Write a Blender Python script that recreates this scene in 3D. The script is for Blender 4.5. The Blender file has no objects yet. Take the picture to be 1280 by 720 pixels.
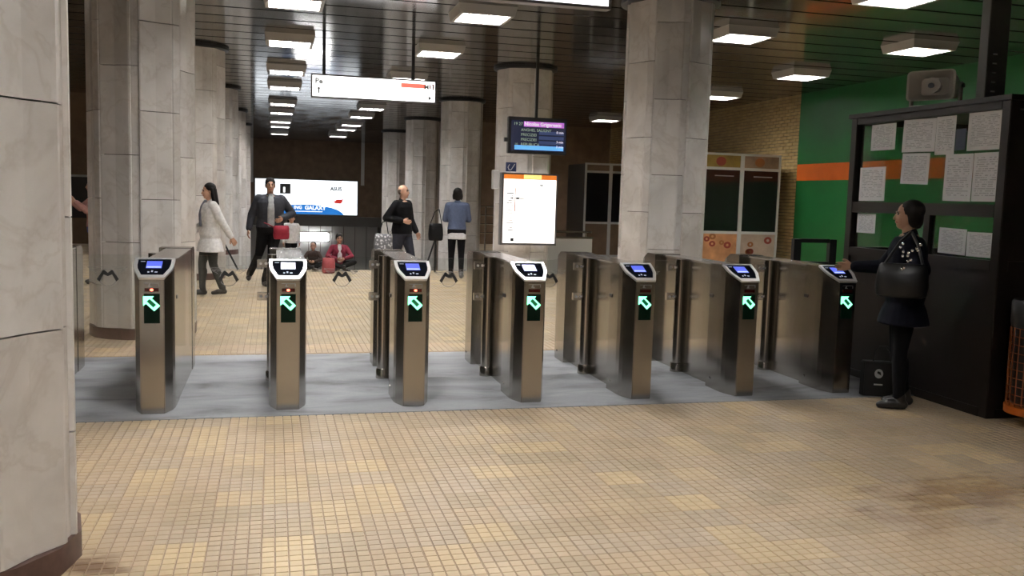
import bpy, bmesh, math, random
from mathutils import Vector, Matrix
random.seed(7)
sc = bpy.context.scene
COL = sc.collection
PI = math.pi

# ------------------------------------------------------------------ camera
FPX, YAW, PITCH, ROLL, CAMH = 1138.84, 0.2585, 0.0996, 0.0291, 1.6
def cam_axes():
    f = Vector((math.sin(YAW)*math.cos(PITCH), math.cos(YAW)*math.cos(PITCH), -math.sin(PITCH)))
    r = Vector((math.cos(YAW), -math.sin(YAW), 0)); u = r.cross(f)
    c, s = math.cos(ROLL), math.sin(ROLL)
    return c*r+s*u, -s*r+c*u, f
_r, _u, _f = cam_axes()
cam = bpy.data.cameras.new('camera'); camo = bpy.data.objects.new('camera', cam); COL.objects.link(camo)
cam.sensor_width = 36; cam.lens = 36*FPX/1280; cam.clip_start = 0.05; cam.clip_end = 200
camo.matrix_world = Matrix(((_r.x,_u.x,-_f.x,0),(_r.y,_u.y,-_f.y,0),(_r.z,_u.z,-_f.z,CAMH),(0,0,0,1)))
sc.camera = camo
# ------------------------------------------------------------------ world, exposure
w = bpy.data.worlds.new('world'); sc.world = w; w.use_nodes = True
w.node_tree.nodes['Background'].inputs[0].default_value = (.02,.02,.022,1)
w.node_tree.nodes['Background'].inputs[1].default_value = 1.0
vs = sc.view_settings
vs.view_transform = 'Standard'; vs.look = 'None'; vs.gamma = 1; vs.use_curve_mapping = False
vs.exposure = 0.0
LAMP = 112.0        # ceiling lamp radiance
ZC = 4.05          # underside of the ceiling slats

# ------------------------------------------------------------------ helpers
class MB:
    """collects shapes into one mesh"""
    def __init__(s): s.v = []; s.f = []; s.m = []
    def add(s, vs_, fs, mi=0):
        o = len(s.v); s.v += [tuple(p) for p in vs_]
        s.f += [tuple(i+o for i in f) for f in fs]; s.m += [mi]*len(fs); return s
    def box(s, x0,x1,y0,y1,z0,z1, mi=0):
        return s.add([(x0,y0,z0),(x1,y0,z0),(x1,y1,z0),(x0,y1,z0),(x0,y0,z1),(x1,y0,z1),(x1,y1,z1),(x0,y1,z1)],
                     [(3,2,1,0),(4,5,6,7),(0,1,5,4),(1,2,6,5),(2,3,7,6),(3,0,4,7)], mi)
    def prism(s, pts, z0, z1, mi=0):          # plan polygon (ccw) extruded in z
        n = len(pts); v = [(x,y,z0) for x,y in pts]+[(x,y,z1) for x,y in pts]
        return s.add(v, [tuple(range(n-1,-1,-1)), tuple(range(n,2*n))]+[(i,(i+1)%n,(i+1)%n+n,i+n) for i in range(n)], mi)
    def tube(s, p0, p1, r0, r1=None, n=12, mi=0):
        r1 = r0 if r1 is None else r1
        p0 = Vector(p0); p1 = Vector(p1); d = (p1-p0).normalized()
        a = d.orthogonal().normalized(); b = d.cross(a)
        v = []
        for p, r in ((p0,r0),(p1,r1)):
            for i in range(n):
                t = 2*PI*i/n; v.append(p+(a*math.cos(t)+b*math.sin(t))*r)
        return s.add(v, [tuple(range(n-1,-1,-1)), tuple(range(n,2*n))]+[(i,(i+1)%n,(i+1)%n+n,i+n) for i in range(n)], mi)
    def path(s, pts, r, n=8, mi=0):
        for a, b in zip(pts, pts[1:]): s.tube(a, b, r, n=n, mi=mi)
        return s
    def lathe(s, prof, n=24, c=(0,0,0), mi=0):   # prof [(r,z)]
        v = []; f = []
        for r, z in prof:
            for i in range(n): t = 2*PI*i/n; v.append((c[0]+r*math.cos(t), c[1]+r*math.sin(t), c[2]+z))
        for k in range(len(prof)-1):
            for i in range(n): j = (i+1)%n; f.append((k*n+i,k*n+j,(k+1)*n+j,(k+1)*n+i))
        f.append(tuple(range(n-1,-1,-1))); f.append(tuple(range((len(prof)-1)*n, len(prof)*n)))
        return s.add(v, f, mi)
    def loft(s, rings, mi=0):                  # rings: list of equal-length point lists
        n = len(rings[0]); v = [p for r in rings for p in r]; f = []
        for k in range(len(rings)-1):
            for i in range(n): j = (i+1)%n; f.append((k*n+i,k*n+j,(k+1)*n+j,(k+1)*n+i))
        f.append(tuple(range(n-1,-1,-1))); f.append(tuple(range((len(rings)-1)*n, len(rings)*n)))
        return s.add(v, f, mi)
    def flat_xz(s, pts, y, th=.002, mi=0):     # polygon in x-z facing -y, a thin plate
        n = len(pts); v = [(x,y,z) for x,z in pts]+[(x,y+th,z) for x,z in pts]
        return s.add(v, [tuple(range(n)), tuple(range(2*n-1,n-1,-1))]+[((i+1)%n,i,i+n,(i+1)%n+n) for i in range(n)], mi)
    def mesh(s, name):
        me = bpy.data.meshes.new(name); me.from_pydata(s.v, [], s.f)
        if any(s.m): me.polygons.foreach_set('material_index', s.m)
        me.update(); return me
def link(name, me, parent=None, loc=(0,0,0), rz=0):
    o = bpy.data.objects.new(name, me); COL.objects.link(o)
    o.location = loc; o.rotation_euler = (0,0,rz)
    if parent: o.parent = parent
    return o
def obj(name, mb, mat, parent=None, loc=(0,0,0), rz=0, smooth=False, bevel=0):
    me = mb.mesh(name) if isinstance(mb, MB) else mb
    if isinstance(mb, MB):
        if bevel:
            bm = bmesh.new(); bm.from_mesh(me)
            bmesh.ops.recalc_face_normals(bm, faces=bm.faces)
            es = [e for e in bm.edges if len(e.link_faces) == 2 and e.calc_face_angle(0) > .5]
            bmesh.ops.bevel(bm, geom=es, offset=bevel, segments=2, affect='EDGES', clamp_overlap=True)
            bm.to_mesh(me); bm.free()
        for m in (mat if isinstance(mat, (list,tuple)) else [mat]): me.materials.append(m)
        if smooth: smooth_mesh(me)
    return link(name, me, parent, loc, rz)
def smooth_mesh(me, ang=40):
    bm = bmesh.new(); bm.from_mesh(me)
    for f in bm.faces: f.smooth = True
    for e in bm.edges:
        if len(e.link_faces) != 2 or e.calc_face_angle(0) > math.radians(ang): e.smooth = False
    bm.to_mesh(me); bm.free()
def tag(o, label, cat, group=None, kind=None):
    o['label'] = label; o['category'] = cat
    if group: o['group'] = group
    if kind: o['kind'] = kind
    return o
def thing(name, label, cat, loc=(0,0,0), rz=0, group=None):
    o = link(name, None, None, loc, rz); o.empty_display_size = .1
    return tag(o, label, cat, group)
def structure(o): o['kind'] = 'structure'; return o
def text_mesh(txt, size, align='LEFT', bold=0):
    cu = bpy.data.curves.new('text', 'FONT'); cu.body = txt; cu.size = size; cu.align_x = align; cu.resolution_u = 3; cu.offset = bold
    t = bpy.data.objects.new('text', cu); COL.objects.link(t)
    dg = bpy.context.evaluated_depsgraph_get()
    me = bpy.data.meshes.new_from_object(t.evaluated_get(dg))
    bpy.data.objects.remove(t); bpy.data.curves.remove(cu); return me
def lettering(name, txt, size, x, y, z, mat, parent, align='LEFT', bold=0, sx=1):   # print standing in x-z, facing -y
    me = text_mesh(txt, size, align, bold); me.materials.clear(); me.materials.append(mat)
    o = link(name, me, parent, (x,y,z)); o.rotation_euler = (PI/2,0,0); o.scale = (sx,1,1); return o

# ------------------------------------------------------------------ materials
def mat_new(name):
    m = bpy.data.materials.new(name); m.use_nodes = True
    nt = m.node_tree; b = nt.nodes['Principled BSDF']; return m, nt, b
def mat(name, col, rough=.6, metal=0, emit=None, es=0, spec=None, trans=0, alpha=1, noise=0, nscale=20, coat=0):
    m, nt, b = mat_new(name)
    b.inputs['Base Color'].default_value = (*col,1); b.inputs['Roughness'].default_value = rough; b.inputs['Metallic'].default_value = metal
    if emit: b.inputs['Emission Color'].default_value = (*emit,1); b.inputs['Emission Strength'].default_value = es
    if spec is not None: b.inputs['Specular IOR Level'].default_value = spec
    if trans: b.inputs['Transmission Weight'].default_value = trans
    if coat: b.inputs['Coat Weight'].default_value = coat
    if noise:
        g = nt.nodes.new('ShaderNodeNewGeometry'); n = nt.nodes.new('ShaderNodeTexNoise'); n.inputs['Scale'].default_value = nscale
        n.inputs['Detail'].default_value = 5
        nt.links.new(g.outputs['Position'], n.inputs['Vector'])
        r = nt.nodes.new('ShaderNodeValToRGB')
        r.color_ramp.elements[0].position = .3; r.color_ramp.elements[1].position = .7
        r.color_ramp.elements[0].color = (*[c*(1-noise) for c in col],1); r.color_ramp.elements[1].color = (*[min(1,c*(1+noise)) for c in col],1)
        nt.links.new(n.outputs['Fac'], r.inputs['Fac']); nt.links.new(r.outputs['Color'], b.inputs['Base Color'])
    return m
def nodes_pos(nt, scale=(1,1,1), loc=(0,0,0)):
    g = nt.nodes.new('ShaderNodeNewGeometry'); mp = nt.nodes.new('ShaderNodeMapping')
    mp.inputs['Scale'].default_value = scale; mp.inputs['Location'].default_value = loc
    nt.links.new(g.outputs['Position'], mp.inputs['Vector']); return mp.outputs['Vector']
def ramp(nt, fac, stops):
    r = nt.nodes.new('ShaderNodeValToRGB'); e = r.color_ramp.elements
    while len(e) < len(stops): e.new(.5)
    for k, (p, c) in enumerate(stops): e[k].position = p; e[k].color = (*c,1) if len(c) == 3 else c
    nt.links.new(fac, r.inputs['Fac']); return r.outputs['Color']
def mix(nt, fac, a, b, mode='MIX'):
    n = nt.nodes.new('ShaderNodeMix'); n.data_type = 'RGBA'; n.blend_type = mode
    if isinstance(fac, (int,float)): n.inputs['Factor'].default_value = fac
    else: nt.links.new(fac, n.inputs['Factor'])
    for i, s in ((6,a),(7,b)):
        if isinstance(s, tuple): n.inputs[i].default_value = (*s,1) if len(s) == 3 else s
        else: nt.links.new(s, n.inputs[i])
    return n.outputs[2]
def math_n(nt, op, a, b=0):
    n = nt.nodes.new('ShaderNodeMath'); n.operation = op
    for i, s in ((0,a),(1,b)):
        if isinstance(s, (int,float)): n.inputs[i].default_value = s
        else: nt.links.new(s, n.inputs[i])
    return n.outputs[0]
def noise_n(nt, vec, scale, detail=4, dist=0, rough=.55):
    n = nt.nodes.new('ShaderNodeTexNoise'); n.inputs['Scale'].default_value = scale; n.inputs['Detail'].default_value = detail
    n.inputs['Distortion'].default_value = dist; n.inputs['Roughness'].default_value = rough
    nt.links.new(vec, n.inputs['Vector']); return n.outputs['Fac']

def marble():
    m, nt, b = mat_new('marble')
    oi = nt.nodes.new('ShaderNodeObjectInfo')
    g = nt.nodes.new('ShaderNodeNewGeometry'); add = nt.nodes.new('ShaderNodeVectorMath'); add.operation = 'ADD'
    sc_ = nt.nodes.new('ShaderNodeVectorMath'); sc_.operation = 'SCALE'; sc_.inputs['Scale'].default_value = 37
    cmb = nt.nodes.new('ShaderNodeCombineXYZ')
    for i in range(3): nt.links.new(oi.outputs['Random'], cmb.inputs[i])
    nt.links.new(cmb.outputs[0], sc_.inputs[0]); nt.links.new(g.outputs['Position'], add.inputs[0]); nt.links.new(sc_.outputs[0], add.inputs[1])
    v = add.outputs[0]
    n1 = noise_n(nt, v, 1.8, 6, .5); n2 = noise_n(nt, v, 2.6, 5, .6)
    base = ramp(nt, n1, [(.3,(.60,.57,.54)),(.55,(.74,.715,.685)),(.75,(.83,.81,.785))])
    vein = ramp(nt, n2, [(.46,(1,1,1)),(.5,(.84,.81,.78)),(.53,(1,1,1))])
    c = mix(nt, .55, base, vein, 'MULTIPLY')
    tint = ramp(nt, oi.outputs['Random'], [(0,(.82,.80,.78)),(.35,(.97,.95,.93)),(.7,(.9,.9,.9)),(1,(1.0,1.0,1.0))])
    c = mix(nt, 1.0, c, tint, 'MULTIPLY')
    nt.links.new(c, b.inputs['Base Color'])
    b.inputs['Roughness'].default_value = .22; b.inputs['Specular IOR Level'].default_value = .35
    return m
SH = .2345; SX0 = .19            # mosaic sheet size and phase
def floor_tile_mat():
    m, nt, b = mat_new('ceramic_mosaic')
    v = nodes_pos(nt, (1/SH,1/SH,0), (-SX0/SH,0,0))
    fl = nt.nodes.new('ShaderNodeVectorMath'); fl.operation = 'FLOOR'; nt.links.new(v, fl.inputs[0])
    wn = nt.nodes.new('ShaderNodeTexWhiteNoise'); wn.noise_dimensions = '2D'; nt.links.new(fl.outputs[0], wn.inputs['Vector'])
    sheet = ramp(nt, wn.outputs['Value'], [(0,(.43,.34,.232)),(.2,(.48,.372,.25)),(.42,(.50,.385,.265)),(.62,(.47,.378,.28)),(.8,(.525,.405,.265)),(.93,(.56,.435,.27)),(1,(.61,.475,.29))])
    v4 = nodes_pos(nt, (4/SH,4/SH,0), (-4*SX0/SH,0,0))
    fl4 = nt.nodes.new('ShaderNodeVectorMath'); fl4.operation = 'FLOOR'; nt.links.new(v4, fl4.inputs[0])
    wn4 = nt.nodes.new('ShaderNodeTexWhiteNoise'); wn4.noise_dimensions = '2D'; nt.links.new(fl4.outputs[0], wn4.inputs['Vector'])
    tv = ramp(nt, wn4.outputs['Value'], [(0,(.93,.92,.91)),(1,(1.04,1.04,1.03))])
    c = mix(nt, 1.0, sheet, tv, 'MULTIPLY')
    # worn sheen and dirt patches of their own shape
    p = nodes_pos(nt, (.7,.9,1)); n = noise_n(nt, p, 1.3, 5)
    dirt = ramp(nt, n, [(.3,(.84,.83,.80)),(.6,(1,1,1))])
    c = mix(nt, 1.0, c, dirt, 'MULTIPLY')
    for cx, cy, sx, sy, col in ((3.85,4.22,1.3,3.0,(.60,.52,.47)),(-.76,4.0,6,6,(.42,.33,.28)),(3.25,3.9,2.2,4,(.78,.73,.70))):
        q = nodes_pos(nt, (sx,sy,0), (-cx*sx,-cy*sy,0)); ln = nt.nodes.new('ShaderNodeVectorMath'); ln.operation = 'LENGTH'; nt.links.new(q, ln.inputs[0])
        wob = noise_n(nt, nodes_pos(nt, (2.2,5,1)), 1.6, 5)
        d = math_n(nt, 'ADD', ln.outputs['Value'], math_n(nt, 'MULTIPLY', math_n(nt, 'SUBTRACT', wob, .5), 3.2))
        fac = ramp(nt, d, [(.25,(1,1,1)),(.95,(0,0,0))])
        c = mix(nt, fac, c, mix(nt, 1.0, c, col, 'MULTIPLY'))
    nt.links.new(c, b.inputs['Base Color'])
    p2 = nodes_pos(nt, (1,1,1)); n2 = noise_n(nt, p2, 3, 4)
    rr = ramp(nt, n2, [(.3,(.30,)*3),(.7,(.48,)*3)]); nt.links.new(rr, b.inputs['Roughness'])
    b.inputs['Specular IOR Level'].default_value = .45
    return m
def concrete_mat():
    m, nt, b = mat_new('grey_screed')
    p = nodes_pos(nt, (.9,2.2,1)); n = noise_n(nt, p, 1.6, 6, .6)
    c = ramp(nt, n, [(.30,(.12,.125,.13)),(.46,(.24,.25,.265)),(.7,(.33,.34,.36))])
    p2 = nodes_pos(nt); n2 = noise_n(nt, p2, 60, 3)
    c = mix(nt, .3, c, ramp(nt, n2, [(.3,(.7,.7,.7)),(.7,(1,1,1))]), 'MULTIPLY')
    nt.links.new(c, b.inputs['Base Color']); b.inputs['Roughness'].default_value = .55
    return m
def steel(name, col, rough, var=.0):
    m, nt, b = mat_new(name)
    b.inputs['Roughness'].default_value = rough; b.inputs['Metallic'].default_value = 1
    p2 = nodes_pos(nt, (1,1,.3)); n2 = noise_n(nt, p2, .8, 2)
    c = ramp(nt, n2, [(.2,tuple(x*.94 for x in col)),(.8,col)]); nt.links.new(c, b.inputs['Base Color'])
    return m
def ceiling_mat():
    m, nt, b = mat_new('lacquered_slat')
    oi = nt.nodes.new('ShaderNodeObjectInfo')
    c = ramp(nt, oi.outputs['Random'], [(0,(.15,.147,.137)),(1,(.205,.20,.19))])
    nt.links.new(c, b.inputs['Base Color'])
    p = nodes_pos(nt, (1.2,.5,1)); n = noise_n(nt, p, 1.5, 3)
    r = ramp(nt, n, [(.3,(.08,)*3),(.7,(.15,)*3)]); nt.links.new(r, b.inputs['Roughness'])
    b.inputs['Metallic'].default_value = .75
    return m
def brick_mat():
    m, nt, b = mat_new('yellow_brick')
    p = nodes_pos(nt, (1,4,13)); n = noise_n(nt, p, 1, 2)
    c = ramp(nt, n, [(.3,(.34,.23,.09)),(.7,(.50,.36,.16))]); nt.links.new(c, b.inputs['Base Color']); b.inputs['Roughness'].default_value = .5
    return m
def paper_mat():
    """office paper printed with grey lines of type"""
    m, nt, b = mat_new('printed_paper')
    tc = nt.nodes.new('ShaderNodeTexCoord'); s = nt.nodes.new('ShaderNodeSeparateXYZ'); nt.links.new(tc.outputs['Generated'], s.inputs[0])
    oi = nt.nodes.new('ShaderNodeObjectInfo')
    z = math_n(nt, 'MULTIPLY', s.outputs['Z'], 22); fr = math_n(nt, 'FRACT', z); ln = math_n(nt, 'GREATER_THAN', fr, .55)
    fz = math_n(nt, 'FLOOR', z); cm = nt.nodes.new('ShaderNodeCombineXYZ')
    nt.links.new(math_n(nt, 'MULTIPLY', s.outputs['Y'], 9), cm.inputs[0]); nt.links.new(math_n(nt, 'MULTIPLY', fz, 3.7), cm.inputs[1]); nt.links.new(math_n(nt, 'MULTIPLY', oi.outputs['Random'], 50), cm.inputs[2])
    n = noise_n(nt, cm.outputs[0], 1, 2); on = math_n(nt, 'GREATER_THAN', n, .47)
    inx = math_n(nt, 'MULTIPLY', math_n(nt, 'GREATER_THAN', s.outputs['Y'], .1), math_n(nt, 'LESS_THAN', s.outputs['Y'], .9))
    inz = math_n(nt, 'MULTIPLY', math_n(nt, 'GREATER_THAN', s.outputs['Z'], .1), math_n(nt, 'LESS_THAN', s.outputs['Z'], .92))
    f = math_n(nt, 'MULTIPLY', math_n(nt, 'MULTIPLY', ln, on), math_n(nt, 'MULTIPLY', inx, inz))
    c = mix(nt, f, (.82,.83,.86), (.50,.51,.54)); nt.links.new(c, b.inputs['Base Color']); b.inputs['Roughness'].default_value = .5
    return m
M = {}
M['marble'] = marble(); M['tile'] = floor_tile_mat(); M['screed'] = concrete_mat()
M['steel'] = steel('brushed_steel', (.43,.405,.37), .20); M['steel_bright'] = steel('polished_steel', (.72,.71,.70), .2, .05)
M['slat'] = ceiling_mat(); M['brick'] = brick_mat(); M['paper'] = paper_mat()
M['grout'] = mat('grout', (.34,.255,.18), .9, noise=.2)
M['dark'] = mat('ceiling_void', (.008,.008,.008), .9)
M['plinth'] = mat('dark_red_stone', (.10,.055,.045), .4, noise=.3, nscale=15)
M['core'] = mat('mortar', (.10,.085,.07), .9)
M['green'] = mat('green_paint', (.009,.115,.026), .45, noise=.08, nscale=2)
M['orange'] = mat('orange_paint', (.55,.11,.012), .45, noise=.06, nscale=4)
M['brown'] = mat('brown_wall', (.17,.11,.065), .6, noise=.2, nscale=3)
M['greywall'] = mat('grey_wall', (.30,.29,.28), .6, noise=.1, nscale=2)
M['lamp_frame'] = mat('lamp_frame', (.42,.41,.39), .5)
M['lamp'] = mat('lamp_diffuser', (.9,.9,.9), .5, emit=(1,.975,.96), es=LAMP)
M['black'] = mat('black_plastic', (.012,.012,.014), .35)
M['black_gloss'] = mat('black_glass', (.005,.006,.009), .5, spec=0.0)
M['black_metal'] = mat('black_metal', (.02,.02,.02), .45, metal=.4)
M['alu'] = mat('aluminium', (.86,.86,.86), .34, metal=.75)
M['lcd'] = mat('lcd_blue', (.02,.03,.1), .3, emit=(.12,.17,.95), es=.9)
M['lcd_pale'] = mat('lcd_pale', (.1,.1,.2), .3, emit=(.55,.66,.95), es=1.0)
M['lcd_mark'] = mat('lcd_mark', (.3,.3,.3), .4, emit=(.55,.6,.8), es=.5)
M['arrow'] = mat('green_led', (.1,.8,.4), .4, emit=(.25,1,.55), es=2.6)
M['arrow_dim'] = mat('green_led_dark', (.005,.05,.02), .3, emit=(0,.35,.12), es=.25)
M['arrow_face'] = mat('arrow_window', (.003,.008,.005), .3, emit=(0,.2,.07), es=.008, spec=.1)
M['red_led'] = mat('red_led', (.8,.05,.04), .4, emit=(1,.16,.1), es=5)
M['red_face'] = mat('red_window', (.05,.005,.004), .25)
def glass(name, col=(1,1,1), refl=.08, tint=.0, rough=.02):
    m = bpy.data.materials.new(name); m.use_nodes = True; nt = m.node_tree; nt.nodes.clear()
    out = nt.nodes.new('ShaderNodeOutputMaterial'); t = nt.nodes.new('ShaderNodeBsdfTransparent'); gl = nt.nodes.new('ShaderNodeBsdfGlossy')
    t.inputs[0].default_value = (*col,1); gl.inputs['Roughness'].default_value = rough
    lw = nt.nodes.new('ShaderNodeLayerWeight'); lw.inputs['Blend'].default_value = .5
    f = math_n(nt, 'ADD', math_n(nt, 'MULTIPLY', math_n(nt, 'POWER', lw.outputs['Facing'], 5), .9), refl)
    mx = nt.nodes.new('ShaderNodeMixShader'); nt.links.new(f, mx.inputs[0]); nt.links.new(t.outputs[0], mx.inputs[1]); nt.links.new(gl.outputs[0], mx.inputs[2])
    nt.links.new(mx.outputs[0], out.inputs[0]); return m
M['glass'] = glass('clear_glass', (.96,.975,.965), .04)
M['window'] = glass('booth_glass', (.78,.83,.81), .05)
M['dark_glass'] = mat('dark_shop_glass', (.012,.012,.012), .08)
M['kiosk'] = mat('dark_brown_wood', (.009,.005,.004), .45, noise=.25, nscale=6)
M['sign_white'] = mat('sign_white', (.9,.9,.9), .5, emit=(1,.99,.985), es=2.2)
M['sign_frame'] = mat('sign_frame', (.16,.15,.15), .4, metal=.6)
M['sign_red'] = mat('sign_red', (.8,.2,.15), .5, emit=(.95,.22,.16), es=.9)
M['ink'] = mat('ink', (.03,.03,.03), .5)
M['ink_grey'] = mat('ink_grey', (.3,.3,.3), .5)
M['map_white'] = mat('map_white', (.9,.9,.88), .5, emit=(1,.95,.91), es=1.5)
M['map_orange'] = mat('map_orange', (.7,.2,.02), .5, emit=(.9,.24,.03), es=.55)
M['map_yellow'] = mat('map_yellow', (.8,.5,.1), .5, emit=(1,.75,.25), es=1.1)
M['white_paint'] = mat('white_paint', (.62,.62,.60), .5)

# ------------------------------------------------------------------ floor
XL, XR = -6.0, 11.3
BAND = (6.56, 9.07)
floor_o = obj('floor', MB().box(XL,XR,-4,19.1,-.12,-.006), M['grout'])
structure(floor_o)
mb = MB(); mb.box(XL,-2.2,19.1,27,-.12,-.006); mb.box(5.4,XR,19.1,30,-.12,-.006); mb.box(-2.2,5.4,18.95,19.1,-.3,-.006)
obj('floor_slab', mb, M['grout'], floor_o)
obj('concrete_strip', MB().box(XL,XR,BAND[0],BAND[1],-.03,.004), M['screed'], floor_o)
def sheet_shape(mb, x, y, d=4, bev=.0025, gap=.0042):
    t = SH/d
    for i in range(d):
        for j in range(d):
            g = gap if d > 1 else .003
            e0 = g*(1.4 if i == 0 else .8); e1 = g*(1.4 if i == d-1 else .8)
            h0 = g*(1.0 if j == 0 else .5); h1 = g*(1.0 if j == d-1 else .5)
            x0, x1, y0, y1 = x+i*t+e0/2, x+(i+1)*t-e0*0-e1/2, y+j*t+h0/2, y+(j+1)*t-h1/2
            mb.add([(x0,y0,-.006),(x1,y0,-.006),(x1,y1,-.006),(x0,y1,-.006),(x0+bev,y0+bev,0),(x1-bev,y0+bev,0),(x1-bev,y1-bev,0),(x0+bev,y1-bev,0)],
                   [(4,5,6,7),(0,1,5,4),(1,2,6,5),(2,3,7,6),(3,0,4,7)])
def pxl(x, y, z=0):
    d = Vector((x,y,z-CAMH)); k = d.dot(_f)
    return (640+FPX*d.dot(_r)/k, 360-FPX*d.dot(_u)/k) if k > .1 else (-9999,-9999)
proto = MB(); sheet_shape(proto, 0, 0); sheet_me = proto.mesh('tile_sheet'); sheet_me.materials.append(M['tile'])
tile = MB(); tt = SH/4; tile.add([(0,0,-.006),(tt-.0042,0,-.006),(tt-.0042,tt-.003,-.006),(0,tt-.003,-.006),(.0025,.0025,0),(tt-.0067,.0025,0),(tt-.0067,tt-.0055,0),(.0025,tt-.0055,0)],
                   [(4,5,6,7),(0,1,5,4),(1,2,6,5),(2,3,7,6),(3,0,4,7)])
tile_me = tile.mesh('mosaic_tile'); tile_me.materials.append(M['tile'])
back_me = MB().box(0,SH,0,SH,-.0075,-.0055).mesh('tile_sheet'); back_me.materials.append(M['grout'])
seen = []; rest = MB()
i0, i1 = int((XL-SX0)//SH)+1, int((XR-SX0)//SH)
for j in range(int(-4//SH)+1, int(30//SH)):
    y = j*SH
    for i in range(i0, i1):
        x = SX0+i*SH
        if BAND[0]-.16 < y < BAND[1]-.07: continue
        if y+SH > 19.1 and -2.2-SH < x < 5.4: continue
        if y > 26.7 and x < 0: continue
        px, py = pxl(x+SH/2, y+SH/2)
        if y < BAND[0] and -60 < px < 1340 and py < 770: seen.append((y, x))
        elif -80 < px < 1360 and y > 0: sheet_shape(rest, x, y, 4 if y < 14 else 4)
        elif y < 4 or y > 0: sheet_shape(rest, x, y, 1)
seen.sort()
def sheet_rank(p):        # mosaic tiles can be told apart at the near left
    px, py = pxl(p[1]+SH/2, p[0]+SH/2); return (px < 95) or (py > 735), px*.35+(720-py)
fine = set(sorted(seen, key=sheet_rank)[:18]); n_obj = 0
for y, x in sorted(seen, key=lambda p: -pxl(p[1],p[0])[1]):
    px, py = pxl(x+SH/2, y+SH/2)
    if (y,x) in fine:
        s = link('tile_sheet', back_me, floor_o, (x,y,0))
        for a in range(4):
            for b_ in range(4): link('mosaic_tile', tile_me, s, (a*tt+.0021, b_*tt+.0015, 0))
    elif n_obj < 282: n_obj += 1; link('tile_sheet', sheet_me, floor_o, (x,y,0))
    else: sheet_shape(rest, x, y)
o = obj('tile_sheets_beyond', rest, M['tile'], floor_o); o['kind'] = 'stuff'
# concrete edge strips
# ------------------------------------------------------------------ ceiling
ceil_o = structure(obj('ceiling', MB().box(XL,XR,-4,47,ZC+.16,ZC+.25), M['dark']))
PITCHS = .66
me_a = MB().box(XL,XR,0,.60,0,.025).mesh('slat'); me_a.materials.append(M['slat'])
me_b = MB().box(XL,5.6,0,.60,0,.025).mesh('slat'); me_b.materials.append(M['slat'])
k = 0; y = 11.29-23*PITCHS
while y < 46.3:
    link('slat', me_a if y < 29.8 else me_b, ceil_o, (0,y,ZC)); y += PITCHS

# ------------------------------------------------------------------ walls
wall_right = structure(obj('wall_right', MB().box(XR,XR+.2,-4,18.2,-.1,ZC+.2), M['green']))
obj('orange_stripe', MB().box(XR-.006,XR,-4,18.19,2.14,2.50), M['orange'], wall_right)
wall_far = structure(obj('wall_right_far', MB().box(XR+.02,XR+.2,18.2,30,-.1,ZC+.2), M['core']))
bb = MB(); z = 0.0; row = 0
while z < ZC:
    yy = 18.2+(0 if row % 2 else -.125)
    while yy < 30:
        a, c = max(18.2,yy), min(30,yy+.25)
        if c-a > .03: bb.box(XR-.004*random.random(), XR+.03, a+.006, c-.006, z+.006, z+.075-.006)
        yy += .25
    z += .075; row += 1
o = obj('brick_courses', bb, M['brick'], wall_far); o['kind'] = 'stuff'
structure(obj('wall_back_right', MB().box(5.4,XR,30,30.2,-.1,ZC+.2), M['brown']))
structure(obj('wall_stair_right', MB().box(5.4,5.6,30.2,47,-4,ZC+.2), M['brown']))
structure(obj('wall_left', MB().box(XL-.2,XL,-4,27,-.1,ZC+.2), M['brown']))
structure(obj('wall_back_left', MB().box(XL,-2.2,27,27.2,-.1,ZC+.2), M['brown']))
structure(obj('wall_stair_left', MB().box(-2.4,-2.2,27.2,47,-4,ZC+.2), M['greywall']))
structure(obj('wall_behind', MB().box(XL,XR,-4.2,-4,-.1,ZC+.2), M['greywall']))
# stair well: side cheeks, steps, lower landing
structure(obj('wall_stairwell_left', MB().box(-2.4,-2.2,19.1,27.2,-4,-.12), M['greywall']))
structure(obj('wall_stairwell_right', MB().box(5.4,5.6,19.1,30.2,-4,-.12), M['greywall']))
stairs = structure(obj('floor_lower', MB().box(-2.4,5.6,25.6,49.2,-3.75,-3.6), M['greywall']))
st = MB().box(-2.2,5.4,0,.31,-.16,0).mesh('step'); st.materials.append(M['greywall'])
for k in range(22): link('step', st, stairs, (0,19.1+k*.30,-.16*(k+1)))

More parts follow.
